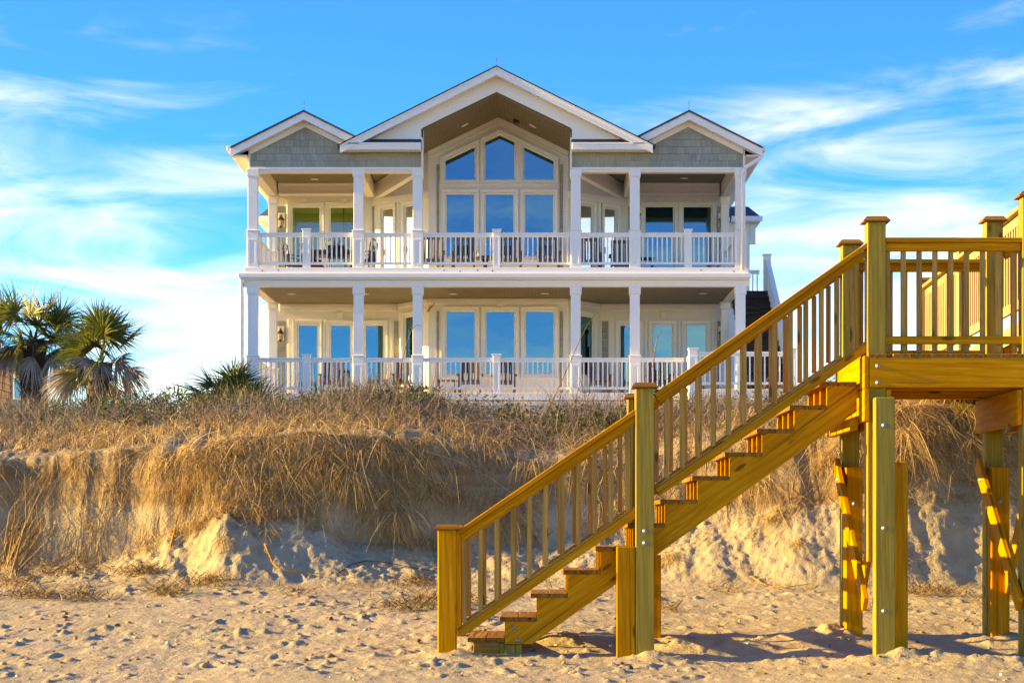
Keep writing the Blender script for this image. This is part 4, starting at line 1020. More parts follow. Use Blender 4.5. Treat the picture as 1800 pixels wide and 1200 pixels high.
# ------------------------------------------------------------------ wall lanterns
def copy_tree(root, offset, **props):
    """a thing again, moved by offset, with its parts and sub-parts"""
    T = Matrix.Translation(offset)
    def cp(o, parent):
        c = o.copy(); COL.objects.link(c); M = T @ WM[o]; WM[c] = M
        if parent is not None: c.parent = parent; c.matrix_parent_inverse = WM[parent].inverted()
        c.matrix_basis = M
        for ch in [k for k in list(WM) if k.parent is o]: cp(ch, c)
        return c
    c = cp(root, None)
    for k, v in props.items(): c[k] = v
    return c
def lantern(px, py, label):
    Y = WY - .03; c = P(px, py, Y); t = thing('wall_lantern', c, label, 'lantern', 'wall lanterns on the porches')
    x, y, z = c
    box('backplate', x - .085, x + .085, y - .008, y + .006, z - .10, z + .30, 'white_paint', t, .004)
    tube('arm', [(x, y - .01, z + .20), (x, y - .07, z + .235), (x, y - .13, z + .235)], .012, 'black_metal', t, 6)
    cg = lathe('lantern_roof', [(.105, .0), (.10, .02), (.045, .075), (.02, .10), (.028, .115), (.008, .135), (.002, .165)], 'black_metal', t, (x, y - .13, z + .08), 8, False)
    lathe('glass', [(.048, -.17), (.078, 0.0)], 'lamp_glass', t, (x, y - .13, z + .075), 8, False)
    for k in range(6):
        a = k * math.pi / 3; d = Vector((math.cos(a), math.sin(a), 0)); o_ = Vector((x, y - .13, z + .078)); tube('cage_bar', [o_ + d * .083, o_ + d * .052 + Vector((0, 0, -.175))], .006, 'black_metal', t, 4)
    lathe('lantern_base', [(.002, -.075), (.012, -.06), (.02, -.04), (.055, -.02), (.06, .0)], 'black_metal', t, (x, y - .13, z - .095), 8, False)
    lathe('candle', [(.012, -.09), (.012, .0)], 'lamp_light_disc', t, (x, y - .13, z + .03), 6)
lantern(495, 393, 'black lantern on the upper porch beside the windows showing a green room')
lantern(1268, 393, 'black lantern on the upper porch beside the window next to the outside stair')
lantern(494, 592, 'black lantern on the lower porch beside the glass doors near the palms')
lantern(1267.5, 592, 'black lantern on the lower porch beside the glass doors, next to the outside stair')

# ------------------------------------------------------------------ porch furniture
def chair(px, Y, zf, label, rot=0.0):
    x = XX(px, Y); t = thing('slat_chair', (x, Y, zf), label, 'chair', 'slatted wooden chairs on the porches')
    Rz = Matrix.Translation((x, Y, zf)) @ Matrix.Rotation(rot, 4, 'Z')
    def b_(n, p0, p1, w, h_, up=(0, 0, 1)): beam(n, Rz @ Vector(p0), Rz @ Vector(p1), w, h_, 'chair_wood', t, up, .003)
    for s in (-1, 1):
        b_('leg', (s * .29, -.26, .03), (s * .29, -.26, .62), .05, .05, (0, 1, 0)); b_('leg', (s * .27, .26, .03), (s * .27, .30, .66), .05, .05, (0, 1, 0))
        b_('armrest', (s * .31, -.34, .64), (s * .30, .30, .64), .10, .03)
        b_('rocker', (s * .29, -.42, .045), (s * .27, .46, .045), .035, .05)
        b_('back_post', (s * .255, .24, .40), (s * .26, .46, 1.12), .045, .045, (0, 1, 0))
    b_('head_rail', (-.28, .455, 1.10), (.28, .455, 1.10), .03, .09); b_('back_rail', (-.26, .275, .50), (.26, .275, .50), .03, .06)
    b_('front_rail', (-.29, -.27, .40), (.29, -.27, .40), .03, .07)
    for k in range(6): xk = -.205 + k * .082; b_('back_slat', (xk, .275, .50), (xk, .455, 1.09), .055, .015, (0, 1, 0))
    for k in range(6): yk = -.25 + k * .095; b_('seat_slat', (-.27, yk, .435 - .02 * k / 5), (.27, yk, .435 - .02 * k / 5), .082, .02)
chair(760, 52.6, Z2, 'slatted wooden chair on the upper porch in front of the sunlit angled wall')
chair(815, 52.7, Z2, 'slatted wooden chair on the upper porch before the first tall bay window')
chair(897, 52.6, Z2, 'slatted wooden chair on the upper porch right beside the centre rail post')
chair(964, 52.7, Z2, 'slatted wooden chair on the upper porch before the teal tall bay window')
chair(1037, 52.9, Z2, 'slatted wooden chair on the upper porch before the angled wall, next to a bay column')
chair(1093, 53.3, Z2, 'slatted wooden chair on the upper porch beside the column before the dark room')
chair(584, 52.8, Z1, 'slatted wooden chair on the lower porch before the middle glass door near the palms')
chair(712, 52.7, Z1, 'slatted wooden chair on the lower porch in the sunlit corner by the bay')
chair(826, 52.7, Z1, 'slatted wooden chair on the lower porch between the first two bay windows')
chair(886, 52.8, Z1, 'slatted wooden chair on the lower porch half hidden by the centre rail post')
chair(1054, 52.9, Z1, 'slatted wooden chair on the lower porch before the angled bay window')
chair(1160, 52.7, Z1, 'slatted wooden chair on the lower porch before the glass doors beside the outside stair')
def side_table(px, Y, zf, label, m='teak', top=.50, r=.27):
    x = XX(px, Y); t = thing('side_table', (x, Y, zf), label, 'table', 'small porch tables')
    for k in range(5): beam('top_slat', (x - r, Y - r + .11 * k + .05, zf + top), (x + r, Y - r + .11 * k + .05, zf + top), .10, .022, m, t)
    for s in (-1, 1):
        beam('apron', (x + s * (r - .05), Y - r + .04, zf + top - .05), (x + s * (r - .05), Y + r - .04, zf + top - .05), .02, .07, m, t)
        for s2 in (-1, 1): beam('leg', (x + s * (r - .05), Y + s2 * (r - .06), zf), (x + s * (r - .05), Y + s2 * (r - .06), zf + top - .012), .04, .04, m, t, (0, 1, 0))
side_table(1132, 52.8, Z2, 'small brown slat table on the upper porch beside the column before the dark room')
side_table(665, 52.8, Z1, 'small brown slat table on the lower porch between two columns, near the sunlit corner')
side_table(786, 52.9, Z1, 'small brown slat table on the lower porch before the first bay window')
# dark fire table with a round top
t = thing('fire_table', (XX(853, 52.7), 52.7, Z2), 'dark round low table on the upper porch beside the centre rail post', 'table')
lathe('table_top', [(.30, -.05), (.36, -.04), (.36, 0), (.34, .01), (.001, .012)], 'black_metal', t, (XX(853, 52.7), 52.7, Z2 + .52), 18)
lathe('stem', [(.06, .0), (.05, .3), (.09, .48)], 'black_metal', t, (XX(853, 52.7), 52.7, Z2), 10)
for k in range(3):
    a = R(90 + 120 * k); c = Vector((XX(853, 52.7), 52.7, Z2)); tube('foot', [c + Vector((0, 0, .10)), c + Vector((math.cos(a) * .16, math.sin(a) * .16, .07)), c + Vector((math.cos(a) * .30, math.sin(a) * .30, .012))], .018, 'black_metal', t, 6)
# wrought-iron dining set
def iron_chair(px, Y, rot, label):
    x = XX(px, Y); t = thing('iron_chair', (x, Y, Z2), label, 'chair', 'black iron dining chairs'); M = Matrix.Translation((x, Y, Z2)) @ Matrix.Rotation(rot, 4, 'Z')
    def tb(n, pts, r=.013): tube(n, [M @ Vector(p) for p in pts], r, 'black_metal', t, 6)
    for s in (-1, 1):
        tb('leg', [(s * .24, -.24, 0), (s * .22, -.22, .42)], .016); tb('leg', [(s * .24, .26, 0), (s * .23, .22, .42)], .016)
        tb('back_post', [(s * .23, .22, .42), (s * .26, .26, .75), (s * .25, .29, .92)], .016)
        tb('armrest', [(s * .25, .26, .68), (s * .27, .0, .66), (s * .26, -.22, .62), (s * .235, -.23, .42)], .014)
        tb('back_scroll', [(s * .05, .24, .48), (s * .16, .26, .62), (s * .06, .27, .74), (s * .15, .285, .88), (s * .20, .285, .82)], .014)
        tb('back_scroll', [(s * .02, .24, .48), (s * .07, .26, .66), (s * .02, .28, .86)], .014)
    tb('back_arch', [(-.25, .29, .90), (-.19, .295, .95), (-.12, .295, 1.0), (0, .295, 1.03), (.12, .295, 1.0), (.19, .295, .95), (.25, .29, .90)], .022)
    tb('back_rail', [(-.24, .235, .50), (.24, .235, .50)], .016)
    c = M @ Vector((0, 0, .45)); s_ = link('seat_cushion', box_mesh('seat_cushion', .47, .47, .07, 'navy_fabric', .025), 'navy_fabric', t, Matrix.Translation(c) @ Matrix.Rotation(rot, 4, 'Z'))
    b = M @ Vector((0, .235, .60))
    link('back_cushion', box_mesh('back_cushion', .44, .05, .24, 'navy_fabric', .02), 'navy_fabric', t, Matrix.Translation(b) @ Matrix.Rotation(rot, 4, 'Z'))
iron_chair(592, 52.0, math.pi, 'black iron dining chair with scrolled arch back, turned away from the rail')
iron_chair(548, 53.0, math.pi / 2 + .3, 'black iron dining chair half hidden behind the rail post, seen from the side')
iron_chair(519, 53.6, math.pi * .62, 'black iron dining chair with navy cushion close to the first upper window')
iron_chair(640, 52.9, -math.pi / 2 - .3, 'black iron dining chair behind the column, by the sunlit door')
xt = XX(585, 52.9); t = thing('dining_table', (xt, 52.9, Z2), 'black rectangular dining table behind the upper rail', 'table')
box('table_top', xt - .62, xt + .62, 52.5, 53.3, Z2 + .67, Z2 + .71, 'black_metal', t); box('table_apron', xt - .56, xt + .56, 52.55, 53.25, Z2 + .58, Z2 + .668, 'black_metal', t)
for s in (-1, 1):
    for s2 in (-1, 1): post('leg', xt + s * .52, 52.9 + s2 * .30, Z2, Z2 + .58, (.05, .05), 'black_metal', t)
xc = XX(561, 51.6); t = thing('red_cushion', (xc, 51.6, Z2), 'red seat cushion lying on the upper porch floor behind the rail', 'cushion')
link('cushion_pad', box_mesh('cushion_pad', .46, .42, .085, 'red_fabric', .03), 'red_fabric', t, Matrix.Translation((xc, 51.6, Z2 + .045)))
link('cushion_pad', box_mesh('cushion_pad', .44, .40, .07, 'red_fabric', .03), 'red_fabric', t, Matrix.Translation((xc - .09, 51.62, Z2 + .125)))
# chandelier in the green room
cx_, cy_ = XX(604, 56.8), 56.8; t = thing('chandelier', (cx_, cy_, Z2 + .9), 'green-shaded chandelier hanging inside the green room', 'chandelier')
tube('chain', [(cx_, cy_, 10.58), (cx_, cy_, 9.2)], .02, 'chandelier_metal', t, 6); lathe('hub', [(.01, -.2), (.09, -.12), (.05, 0), (.10, .1), (.02, .22)], 'chandelier_metal', t, (cx_, cy_, 9.1), 10)
for k in range(6):
    a = k * math.pi / 3 + .3; d = Vector((math.cos(a), math.sin(a), 0)); o_ = Vector((cx_, cy_, 9.0))
    ar = tube('arm', [o_, o_ + d * .2 + Vector((0, 0, -.12)), o_ + d * .38 + Vector((0, 0, -.05)), o_ + d * .40 + Vector((0, 0, .10))], .014, 'chandelier_metal', t, 6)
    lathe('lamp_shade', [(.10, 0), (.055, .17)], 'interior_green', ar, o_ + d * .40 + Vector((0, 0, .10)), 10)
# little metal ornaments on the walls
def ornament(name, pts, r, label, cat, m='black_metal'): o = tube(name, pts, r, m, None, 6, .35); return tag(o, label, cat)
g = lambda px, py, Y: P(px, py, Y)
ornament('gecko_ornament', [g(752, 548, 53.85), g(756, 541, 53.85), g(760, 538, 53.8), g(764, 533, 53.8)], .028, 'dark gecko-shaped metal ornament on the bay frieze of the lower porch', 'ornament', 'rust')
ornament('seahorse_ornament', [g(1283, 380, 54.6), g(1285, 383, 54.58), g(1283.5, 388, 54.6), g(1284.5, 391, 54.6)], .03, 'small dark metal sea horse on the half column beside the lantern', 'ornament')
ornament('scroll_ornament', [g(1125, 377, 55.1), g(1127, 375, 55.1), g(1125, 379, 55.1), g(1123.5, 383, 55.1), g(1127, 385, 55.1)], .018, 'small dark scroll hook on the wall behind the column, upper porch', 'ornament')

# ------------------------------------------------------------------ neighbouring house at the left edge
nb = thing('neighbour_house', (-16.5, 49, 3.2), 'tan shingled house side with a white eave behind the palms', 'house')
box('wall', -20, -13.70, 44, 53.2, 2.6, ZZ(640, 53), 'tan_shingle', nb)
zz = 2.9; k = 0
while zz < 5.35:
    V = [(-13.695, 44.02, zz), (-13.66, 44.02, zz), (-13.66, 53.22, zz), (-13.695, 53.22, zz), (-13.697, 44.02, zz + .19), (-13.69, 44.02, zz + .19), (-13.69, 53.22, zz + .19), (-13.697, 53.22, zz + .19)]
    link('shingle_course', mesh('shingle_course', [Vector(v) - Vector((-13.69, 49, zz)) for v in V], [(0, 1, 2, 3), (1, 5, 6, 2), (4, 7, 6, 5), (0, 4, 5, 1), (3, 2, 6, 7), (0, 3, 7, 4)]), 'tan_shingle', nb, Matrix.Translation((-13.69, 49, zz))); zz += .19
box('eave', -20.3, -13.25, 43.6, 53.6, 5.42, 5.62, 'white_paint', nb)
V = [(-20.3, 43.6, 5.63), (-13.25, 43.6, 5.63), (-13.25, 53.6, 5.63), (-20.3, 53.6, 5.63), (-16.8, 46, 6.1), (-16.8, 51, 6.1)]
link('roof', mesh('roof', [Vector(v) - Vector((-16.8, 49, 5.6)) for v in V], [(0, 1, 4), (1, 2, 5, 4), (2, 3, 5), (3, 0, 4, 5)]), 'roof_shingle', nb, Matrix.Translation((-16.8, 49, 5.6)))
fr2 = lambda co: Vector((-13.66 - co.y, co.x, co.z))
w_ = prism('window', rect(51.55, 52.75, 3.85, 5.1), -.05, .0, 'white_paint', nb, [rect(51.66, 52.64, 3.96, 4.99)], fr2)
prism('pane', rect(51.66, 52.64, 3.96, 4.99), -.02, -.01, 'window_glass', w_, (), fr2); prism('meeting_rail', rect(51.66, 52.64, 4.44, 4.50), -.04, -.021, 'white_paint', w_, (), fr2)

# ------------------------------------------------------------------ strands: grass, roots, fronds
def ribbons(name, pts, width, side, tint, matname, parent=None, M=None, flat_tip=0.15):
    """pts: (n, k, 3) centre lines; one tapered ribbon each, with a tint per ribbon"""
    n, k, _ = pts.shape; w = np.asarray(width).reshape(-1, 1, 1) * np.linspace(1, flat_tip, k).reshape(1, k, 1) * .5
    sd = side.reshape(n, 1, 3)
    V = np.stack([pts - sd * w, pts + sd * w], 2).reshape(-1, 3)
    base = (np.arange(n) * k * 2)[:, None] + (np.arange(k - 1) * 2)[None, :]; base = base.ravel()
    Q = np.stack([base, base + 1, base + 3, base + 2], -1).astype(np.int32)
    me = bpy.data.meshes.new(name); c = np.zeros(3) if M is not None else pts[:, 0].mean(0)
    me.vertices.add(len(V)); me.vertices.foreach_set('co', (V - c).astype(np.float32).ravel())
    me.loops.add(Q.size); me.loops.foreach_set('vertex_index', Q.ravel()); me.polygons.add(len(Q)); me.polygons.foreach_set('loop_start', np.arange(0, Q.size, 4, dtype=np.int32))
    me.update(calc_edges=True)
    at = me.attributes.new('tint', 'FLOAT', 'POINT'); at.data.foreach_set('value', np.repeat(np.asarray(tint, np.float32), k * 2))
    return link(name, me, matname, parent, M or Matrix.Translation(c))
def curves(root, d0, length, pull, k=6):
    """lines that start along d0 and bend toward pull"""
    n = len(root); t = np.linspace(0, 1, k).reshape(1, k, 1); L = np.asarray(length).reshape(n, 1, 1)
    return root[:, None, :] + L * (t * d0[:, None, :] + t ** 2 * pull[:, None, :])
def unit(v): return v / np.maximum(np.linalg.norm(v, axis=-1, keepdims=True), 1e-6)
def sides(n, spread=1.0):
    a = rng.uniform(-spread, spread, n); return unit(np.stack([np.cos(a), np.sin(a), rng.uniform(-.3, .3, n)], -1))

# ------------------------------------------------------------------ palms
def palm(base, trunk_h, trunk_r, crown_r, n_green, n_dead, seed, label, lean=0.0, up_only=False):
    r_ = np.random.default_rng(seed); base = Vector(base); t = thing('palm_tree', base, label, 'palm', 'cabbage palms on the dune')
    top = base + Vector((lean, 0, trunk_h))
    if trunk_h > .3:
        V = []; Fc = []; m = 14; kk = 14
        for i in range(kk):
            f_ = i / (kk - 1); c = base.lerp(top, f_); rr = trunk_r * (.78 + .30 * math.sin(f_ * 2.2) + .10 * r_.random())
            V += [c + Vector((math.cos(2 * math.pi * j / m) * rr * (1 + .18 * r_.random()), math.sin(2 * math.pi * j / m) * rr * (1 + .18 * r_.random()), -.15 * (i == 0))) for j in range(m)]
        for i in range(kk - 1):
            for j in range(m): Fc.append((i * m + j, i * m + (j + 1) % m, (i + 1) * m + (j + 1) % m, (i + 1) * m + j))
        tr = link('trunk', mesh('trunk', [v - base for v in V], Fc), 'palm_boot', t, Matrix.Translation(base))
        # split leaf bases standing off the trunk
        nb_ = int(90 * trunk_h / 2); f_ = r_.uniform(.02, 1.0, nb_); a = r_.uniform(0, 2 * np.pi, nb_)
        root = np.array([tuple(base.lerp(top, x)) for x in f_]) + np.stack([np.cos(a), np.sin(a), 0 * a], -1) * trunk_r * .85
        d = np.stack([np.cos(a) * .55, np.sin(a) * .55, .85 + 0 * a], -1); L = r_.uniform(.22, .42, nb_)
        pts = curves(root, d, L, np.stack([np.cos(a), np.sin(a), 0 * a], -1) * .25, 4)
        ribbons('boot_jacket', pts, r_.uniform(.07, .13, nb_), unit(np.stack([-np.sin(a), np.cos(a), 0 * a], -1)), r_.random(nb_), 'palm_boot', tr, None, .35)
    for i in range(n_green + n_dead):
        dead = i >= n_green
        az = r_.uniform(0, 2 * math.pi)
        el = r_.uniform(-12, 85) if not dead else r_.uniform(-25, 25)
        if up_only: el = r_.uniform(5, 85)
        d = Vector((math.cos(az) * math.cos(R(el)), math.sin(az) * math.cos(R(el)), math.sin(R(el))))
        pl = crown_r * r_.uniform(.38, .62) * (1 if not dead else .8)
        droop = Vector((0, 0, -.25 if not dead else -.6)) * pl
        p1 = top + d * pl * .6 + droop * .15; p2 = top + d * pl + droop * .45
        fd = (p2 - p1).normalized(); 
        fn = fd.cross(Vector((r_.normal(), r_.normal(), r_.normal() * .4 + .6))).normalized(); fs = fd.cross(fn).normalized()   # plane of the fan
        nl = 34; ang = np.linspace(-1.9, 1.9, nl) * (1 if not dead else .55) + r_.normal(0, .03, nl)
        fd_, fs_, fn_ = (np.array(v) for v in (fd, fs, fn))
        dirs = np.cos(ang)[:, None] * fd_ + np.sin(ang)[:, None] * fs_ + fn_ * (.18 * np.abs(np.sin(ang)))[:, None]
        L = crown_r * r_.uniform(.50, .68) * (.8 if dead else 1) * (1 - .28 * (np.abs(ang) / 1.9) ** 2) * r_.uniform(.9, 1.05, nl)
        pull = np.tile(np.array([0, 0, -.20 if not dead else -.42]), (nl, 1)) + r_.normal(0, .04, (nl, 3))
        root = np.tile(np.array(p2), (nl, 1)); pts = curves(root, unit(dirs), L, pull, 6)
        sd = unit(np.cross(dirs, fn_[None, :] + .25 * r_.normal(size=(nl, 3))))
        tint = np.clip(r_.normal(.5, .16, nl) + (.25 * r_.random() - .1), 0, 1)
        # blades are widest a third of the way out
        fr_o = ribbons('frond', pts, crown_r * .034 * np.ones(nl), sd, tint, 'palm_dead' if dead else 'palm_green', t, None, .12)
        st_ = np.array([[tuple(top), tuple(p1), tuple(p2)]]); ribbons('petiole', st_, np.array([.028]), np.array([tuple(fs)]), [.75 if not dead else .6], 'palm_dead' if dead else 'palm_green', fr_o, None, .6)
def pbase(px, py, Y): p = P(px, py, Y); p.z = gz(p.x, p.y) - .1; return p
palm(pbase(62, 757, 45), 2.3, .26, 1.6, 24, 12, 5, 'larger cabbage palm with dark thick trunk beside the tan house', -.05)
palm(pbase(160, 757, 43), 1.55, .20, 1.5, 20, 12, 9, 'smaller cabbage palm with grey drooping dead fronds, standing alone', .25)
palm(pbase(402, 715, 44), .45, .1, 1.5, 26, 0, 14, 'low young palm with yellow-green fans beside the porch corner', 0, True)

# ------------------------------------------------------------------ dune plants
def scatter(n, pxa, pxb, ya, yb_, mask=None):
    Y = rng.uniform(ya, yb_, n); px = rng.uniform(pxa, pxb, n); X = (px - PX) * Y / F; keep = np.ones(n, bool)
    if mask is not None: keep = mask(X, Y, px)
    X, Y = X[keep], Y[keep]; return np.stack([X, Y, height(X, Y)], -1)
def rim_Y(x): return base_Y(x) + 0.95 + 0.42 + 0.15 * fbm(x * 1.1, x * 0 + 1, 3, 21) + 0.34 * fbm(x * 2.3, x * 0 + 8, 5, 33, .6)
def arch(root, lo_, hi_, spread, droop, k=7, lean=0.25):
    n = len(root); a = rng.uniform(0, 2 * np.pi, n); sp_ = rng.uniform(.1, spread, n)
    d = unit(np.stack([np.cos(a) * sp_ + lean, np.sin(a) * sp_ - .1, np.ones(n)], -1)); L = rng.uniform(lo_, hi_, n)
    pull = np.stack([np.cos(a) * .45 + .15, np.sin(a) * .45 - .15, -rng.uniform(droop * .4, droop, n)], -1)
    return curves(root, d, L, pull, k)
clump = lambda X, Y, px: .6 * vnoise(X * 1.6, Y * 1.1, 301) + .6 * vnoise(X * 6, Y * 5, 302) + .25 * rng.random(len(X)) > .74
onTop = lambda X, Y, px: (Y > rim_Y(X) - .02)
def grass(name, n, pxa, pxb, ya, yb_, lo_, hi_, spread, droop, w, m, tmean, cl=True, k=7):
    root = scatter(n, pxa, pxb, ya, yb_, (lambda X, Y, px: clump(X, Y, px) & onTop(X, Y, px)) if cl else onTop)
    pts = arch(root, lo_, hi_, spread, droop, k); nn = len(root)
    o = ribbons(name, pts, rng.uniform(.6, 1.3, nn) * w, sides(nn, .7), np.clip(rng.normal(tmean, .22, nn), 0, 1), m)
    return o
tag(grass('dune_grass', 13000, -60, 1860, 21.1, 24.5, .25, .72, .8, 1.05, .010, 'straw', .58), 'dry golden dune grass along the lip of the dune', 'grass', None, 'stuff')
tag(grass('dune_grass', 9000, -60, 1860, 24.5, 44, .15, .42, .6, .9, .012, 'old_straw', .45), 'dry grass spread over the dune top towards the house', 'grass', None, 'stuff')
tag(grass('sea_oats', 2600, -60, 1860, 21.5, 25.5, .30, .70, .9, 1.25, .015, 'straw', .72, True, 9), 'long arching straw-coloured sea oats at the dune lip', 'grass', None, 'stuff')
# grey leafless scrub with some green leaves
root = scatter(60000, -60, 1860, 21.4, 32, lambda X, Y, px: (vnoise(X * 1.1 + 9, Y * .8, 311) + .3 * rng.random(len(X)) > .55) & onTop(X, Y, px))
n = len(root); a = rng.uniform(0, 2 * np.pi, n); d = unit(np.stack([np.cos(a), np.sin(a), rng.uniform(.2, 1.6, n)], -1)); root2 = root + np.stack([0 * a, 0 * a, rng.uniform(0, .22, n)], -1)
pts = curves(root2, d, rng.uniform(.08, .36, n), rng.normal(0, .45, (n, 3)), 4)
tag(ribbons('dry_scrub', pts, rng.uniform(.004, .008, n), sides(n), np.clip(rng.normal(.5, .25, n), 0, 1), 'scrub_twig'), 'grey leafless scrub matting the dune top', 'scrub', None, 'stuff')
root = scatter(26000, -60, 1860, 22.3, 40, lambda X, Y, px: (vnoise(X * .9 + 4, Y * .35, 321) + .25 * rng.random(len(X)) > np.where((px > 520) & (px < 780) | (px < 430), .48, .62)))
n = len(root); a = rng.uniform(0, 2 * np.pi, n); root2 = root + np.stack([rng.normal(0, .05, n), rng.normal(0, .05, n), rng.uniform(.02, .42, n)], -1)
pts = curves(root2, unit(np.stack([np.cos(a), np.sin(a), rng.uniform(-.3, .8, n)], -1)), rng.uniform(.03, .07, n), 0 * root2, 3)
tag(ribbons('green_scrub', pts, rng.uniform(.025, .045, n), sides(n), np.clip(rng.normal(.5, .25, n), 0, 1), 'scrub_leaf', None, None, .3), 'low dark green leafy scrub among the grass in front of the house', 'scrub', None, 'stuff')
# rounded bushes: dark green ones, and grey leafless ones
def bushes(name, spots, per, m, lw, ll, label, tint=.5, k=3):
    root, d, L = [], [], []
    for (px, Y, r, h_) in spots:
        x = XX(px, Y); z = gz(x, Y); n_ = int(per * r / .4); u = unit(rng.normal(0, 1, (n_, 3))) * rng.uniform(.35, 1.0, (n_, 1)) ** .5
        u *= 1 + .25 * np.sin(5 * u[:, :1] + px) ; root.append(np.array([x, Y, z + h_ * .35]) + u * np.array([r, r * .7, h_ * .75])); d.append(unit(u + rng.normal(0, .6, (n_, 3))))
    root = np.concatenate(root); d = np.concatenate(d); n_ = len(root); pts = curves(root, d, rng.uniform(.5, 1.3, n_) * ll, rng.normal(0, .4, (n_, 3)), k)
    return tag(ribbons(name, pts, rng.uniform(.6, 1.3, n_) * lw, sides(n_, 1.5), np.clip(rng.normal(tint, .25, n_), 0, 1), m, None, None, .3), label, 'scrub', None, 'stuff')
rb = np.random.default_rng(77)
gs = [(rb.uniform(520, 770), rb.uniform(23.2, 26), rb.uniform(.25, .45), rb.uniform(.22, .38)) for _ in range(16)] + [(rb.uniform(180, 430), rb.uniform(27, 38), rb.uniform(.35, .7), rb.uniform(.35, .6)) for _ in range(22)] + [(rb.uniform(-40, 200), rb.uniform(28, 40), rb.uniform(.35, .7), rb.uniform(.3, .5)) for _ in range(16)] + [(rb.uniform(900, 1130), rb.uniform(22.6, 26), rb.uniform(.2, .4), rb.uniform(.2, .4)) for _ in range(9)]
bushes('green_bush', gs, 420, 'scrub_leaf', .034, .055, 'rounded dark green bushes half buried in the grey scrub', .45)
ts = [(rb.uniform(560, 800), rb.uniform(23, 26), rb.uniform(.25, .5), rb.uniform(.22, .38)) for _ in range(16)] + [(rb.uniform(980, 1150), rb.uniform(23, 28), rb.uniform(.3, .55), rb.uniform(.3, .45)) for _ in range(12)] + [(rb.uniform(-40, 500), rb.uniform(23.5, 33), rb.uniform(.3, .6), rb.uniform(.25, .45)) for _ in range(40)] + [(rb.uniform(1150, 1500), rb.uniform(24, 30), rb.uniform(.3, .5), rb.uniform(.2, .4)) for _ in range(12)]
bushes('grey_thicket', ts, 520, 'scrub_twig', .007, .20, 'grey leafless thickets standing behind the golden grass', .6, 4)
# roots and dead grass hanging over the cut face
def hang(name, n, spans, lo_, hi_, w, m, label, out_lo=.05, out_hi=.30, drop=(0.0, .35), tm=.55):
    px = np.concatenate([rng.uniform(a, b_, int(n * f_)) for a, b_, f_ in spans]); X = (px - PX) * 21.2 / F
    keep = vnoise(X * 2.3, X * 0 + 5, 331) * .6 + vnoise(X * 9, X * 0 + 5, 332) * .5 + .3 * rng.random(len(X)) > .72; X = X[keep]; nn = len(X)
    t = rng.uniform(*drop, nn); Y = rim_Y(X) - t * .45 + rng.uniform(-.02, .10, nn); Z = height(X, Y) + .01
    root = np.stack([X, Y, Z], -1)
    d = np.stack([rng.normal(0, .7, nn), -rng.uniform(out_lo, out_hi, nn) * 2.2, rng.uniform(-.35, .45, nn)], -1)
    L = (lo_ + (hi_ - lo_) * rng.random(nn) ** 2) * (.35 + 1.3 * vnoise(X * 1.9, X * 0 + 2, 341)); pts = curves(root, d, L, np.stack([rng.normal(0, .30, nn), rng.uniform(.0, .25, nn), -rng.uniform(.8, 1.15, nn)], -1), 6)
    g_ = height(pts[..., 0], pts[..., 1]); pts[..., 2] = np.maximum(pts[..., 2], g_ + .012)
    return tag(ribbons(name, pts, rng.uniform(.5, 1.4, nn) * w, sides(nn, .8), np.clip(rng.normal(tm, .22, nn), 0, 1), m), label, 'roots', None, 'stuff')
hang('hanging_roots', 16000, [(-60, 330, .05), (330, 560, .26), (540, 800, .36), (800, 1000, .06), (1000, 1300, .07), (1300, 1500, .06), (1480, 1860, .17)], .06, .42, .0045, 'roots', 'golden fringe of roots hanging down the cut dune face', .05, .25, (0.0, 1.0), .62)
hang('hanging_grass', 2400, [(-60, 330, .15), (330, 800, .35), (800, 1300, .2), (1300, 1560, .14), (1500, 1860, .16)], .18, .6, .0085, 'straw', 'dead grass stems hanging over the dune lip', .10, .40, (0.0, .3), .6)
def mats(n_cl, spans, per, size, label):
    px = np.concatenate([rng.uniform(a, b_, int(n_cl * f_)) for a, b_, f_ in spans]); X = (px - PX) * 21.2 / F
    Y = rim_Y(X) - rng.uniform(-.04, .46, len(X)) ; root, dd, LL, tt, pull = [], [], [], [], []
    for x, y in zip(X, Y):
        sz_ = size * rng.uniform(.5, 1.5); m = int(per * rng.uniform(.5, 1.4)); z = float(height(np.array([x]), np.array([y]))[0])
        root.append(np.array([x, y, z]) + rng.normal(0, 1, (m, 3)) * np.array([sz_ * .55, sz_ * .12, sz_ * .35])); d = rng.normal(0, 1, (m, 3)) * np.array([.9, .5, .6]) + np.array([0, -.55, -.1]); dd.append(unit(d))
        LL.append(rng.uniform(.25, 1.0, m) * sz_ * 1.5); tt.append(np.clip(rng.normal(rng.uniform(.35, .8), .2, m), 0, 1)); pull.append(np.stack([rng.normal(0, .3, m), rng.normal(0, .2, m), -rng.uniform(.2, 1.2, m)], -1))
    root, dd, LL, tt, pull = (np.concatenate(v) for v in (root, dd, LL, tt, pull)); root[:, 2] = np.maximum(root[:, 2], 0)
    pts = curves(root, dd, LL, pull, 5); g_ = height(pts[..., 0], pts[..., 1]); pts[..., 2] = np.maximum(pts[..., 2], g_ + .008)
    return tag(ribbons('root_mat', pts, rng.uniform(.003, .0075, len(pts)), sides(len(pts), 1.2), tt, 'roots'), label, 'roots', None, 'stuff')
mats(150, [(-60, 330, .10), (330, 800, .50), (800, 1300, .16), (1300, 1500, .08), (1500, 1860, .14)], 130, .20, 'matted tangles of roots and straw clinging to the cut dune face')
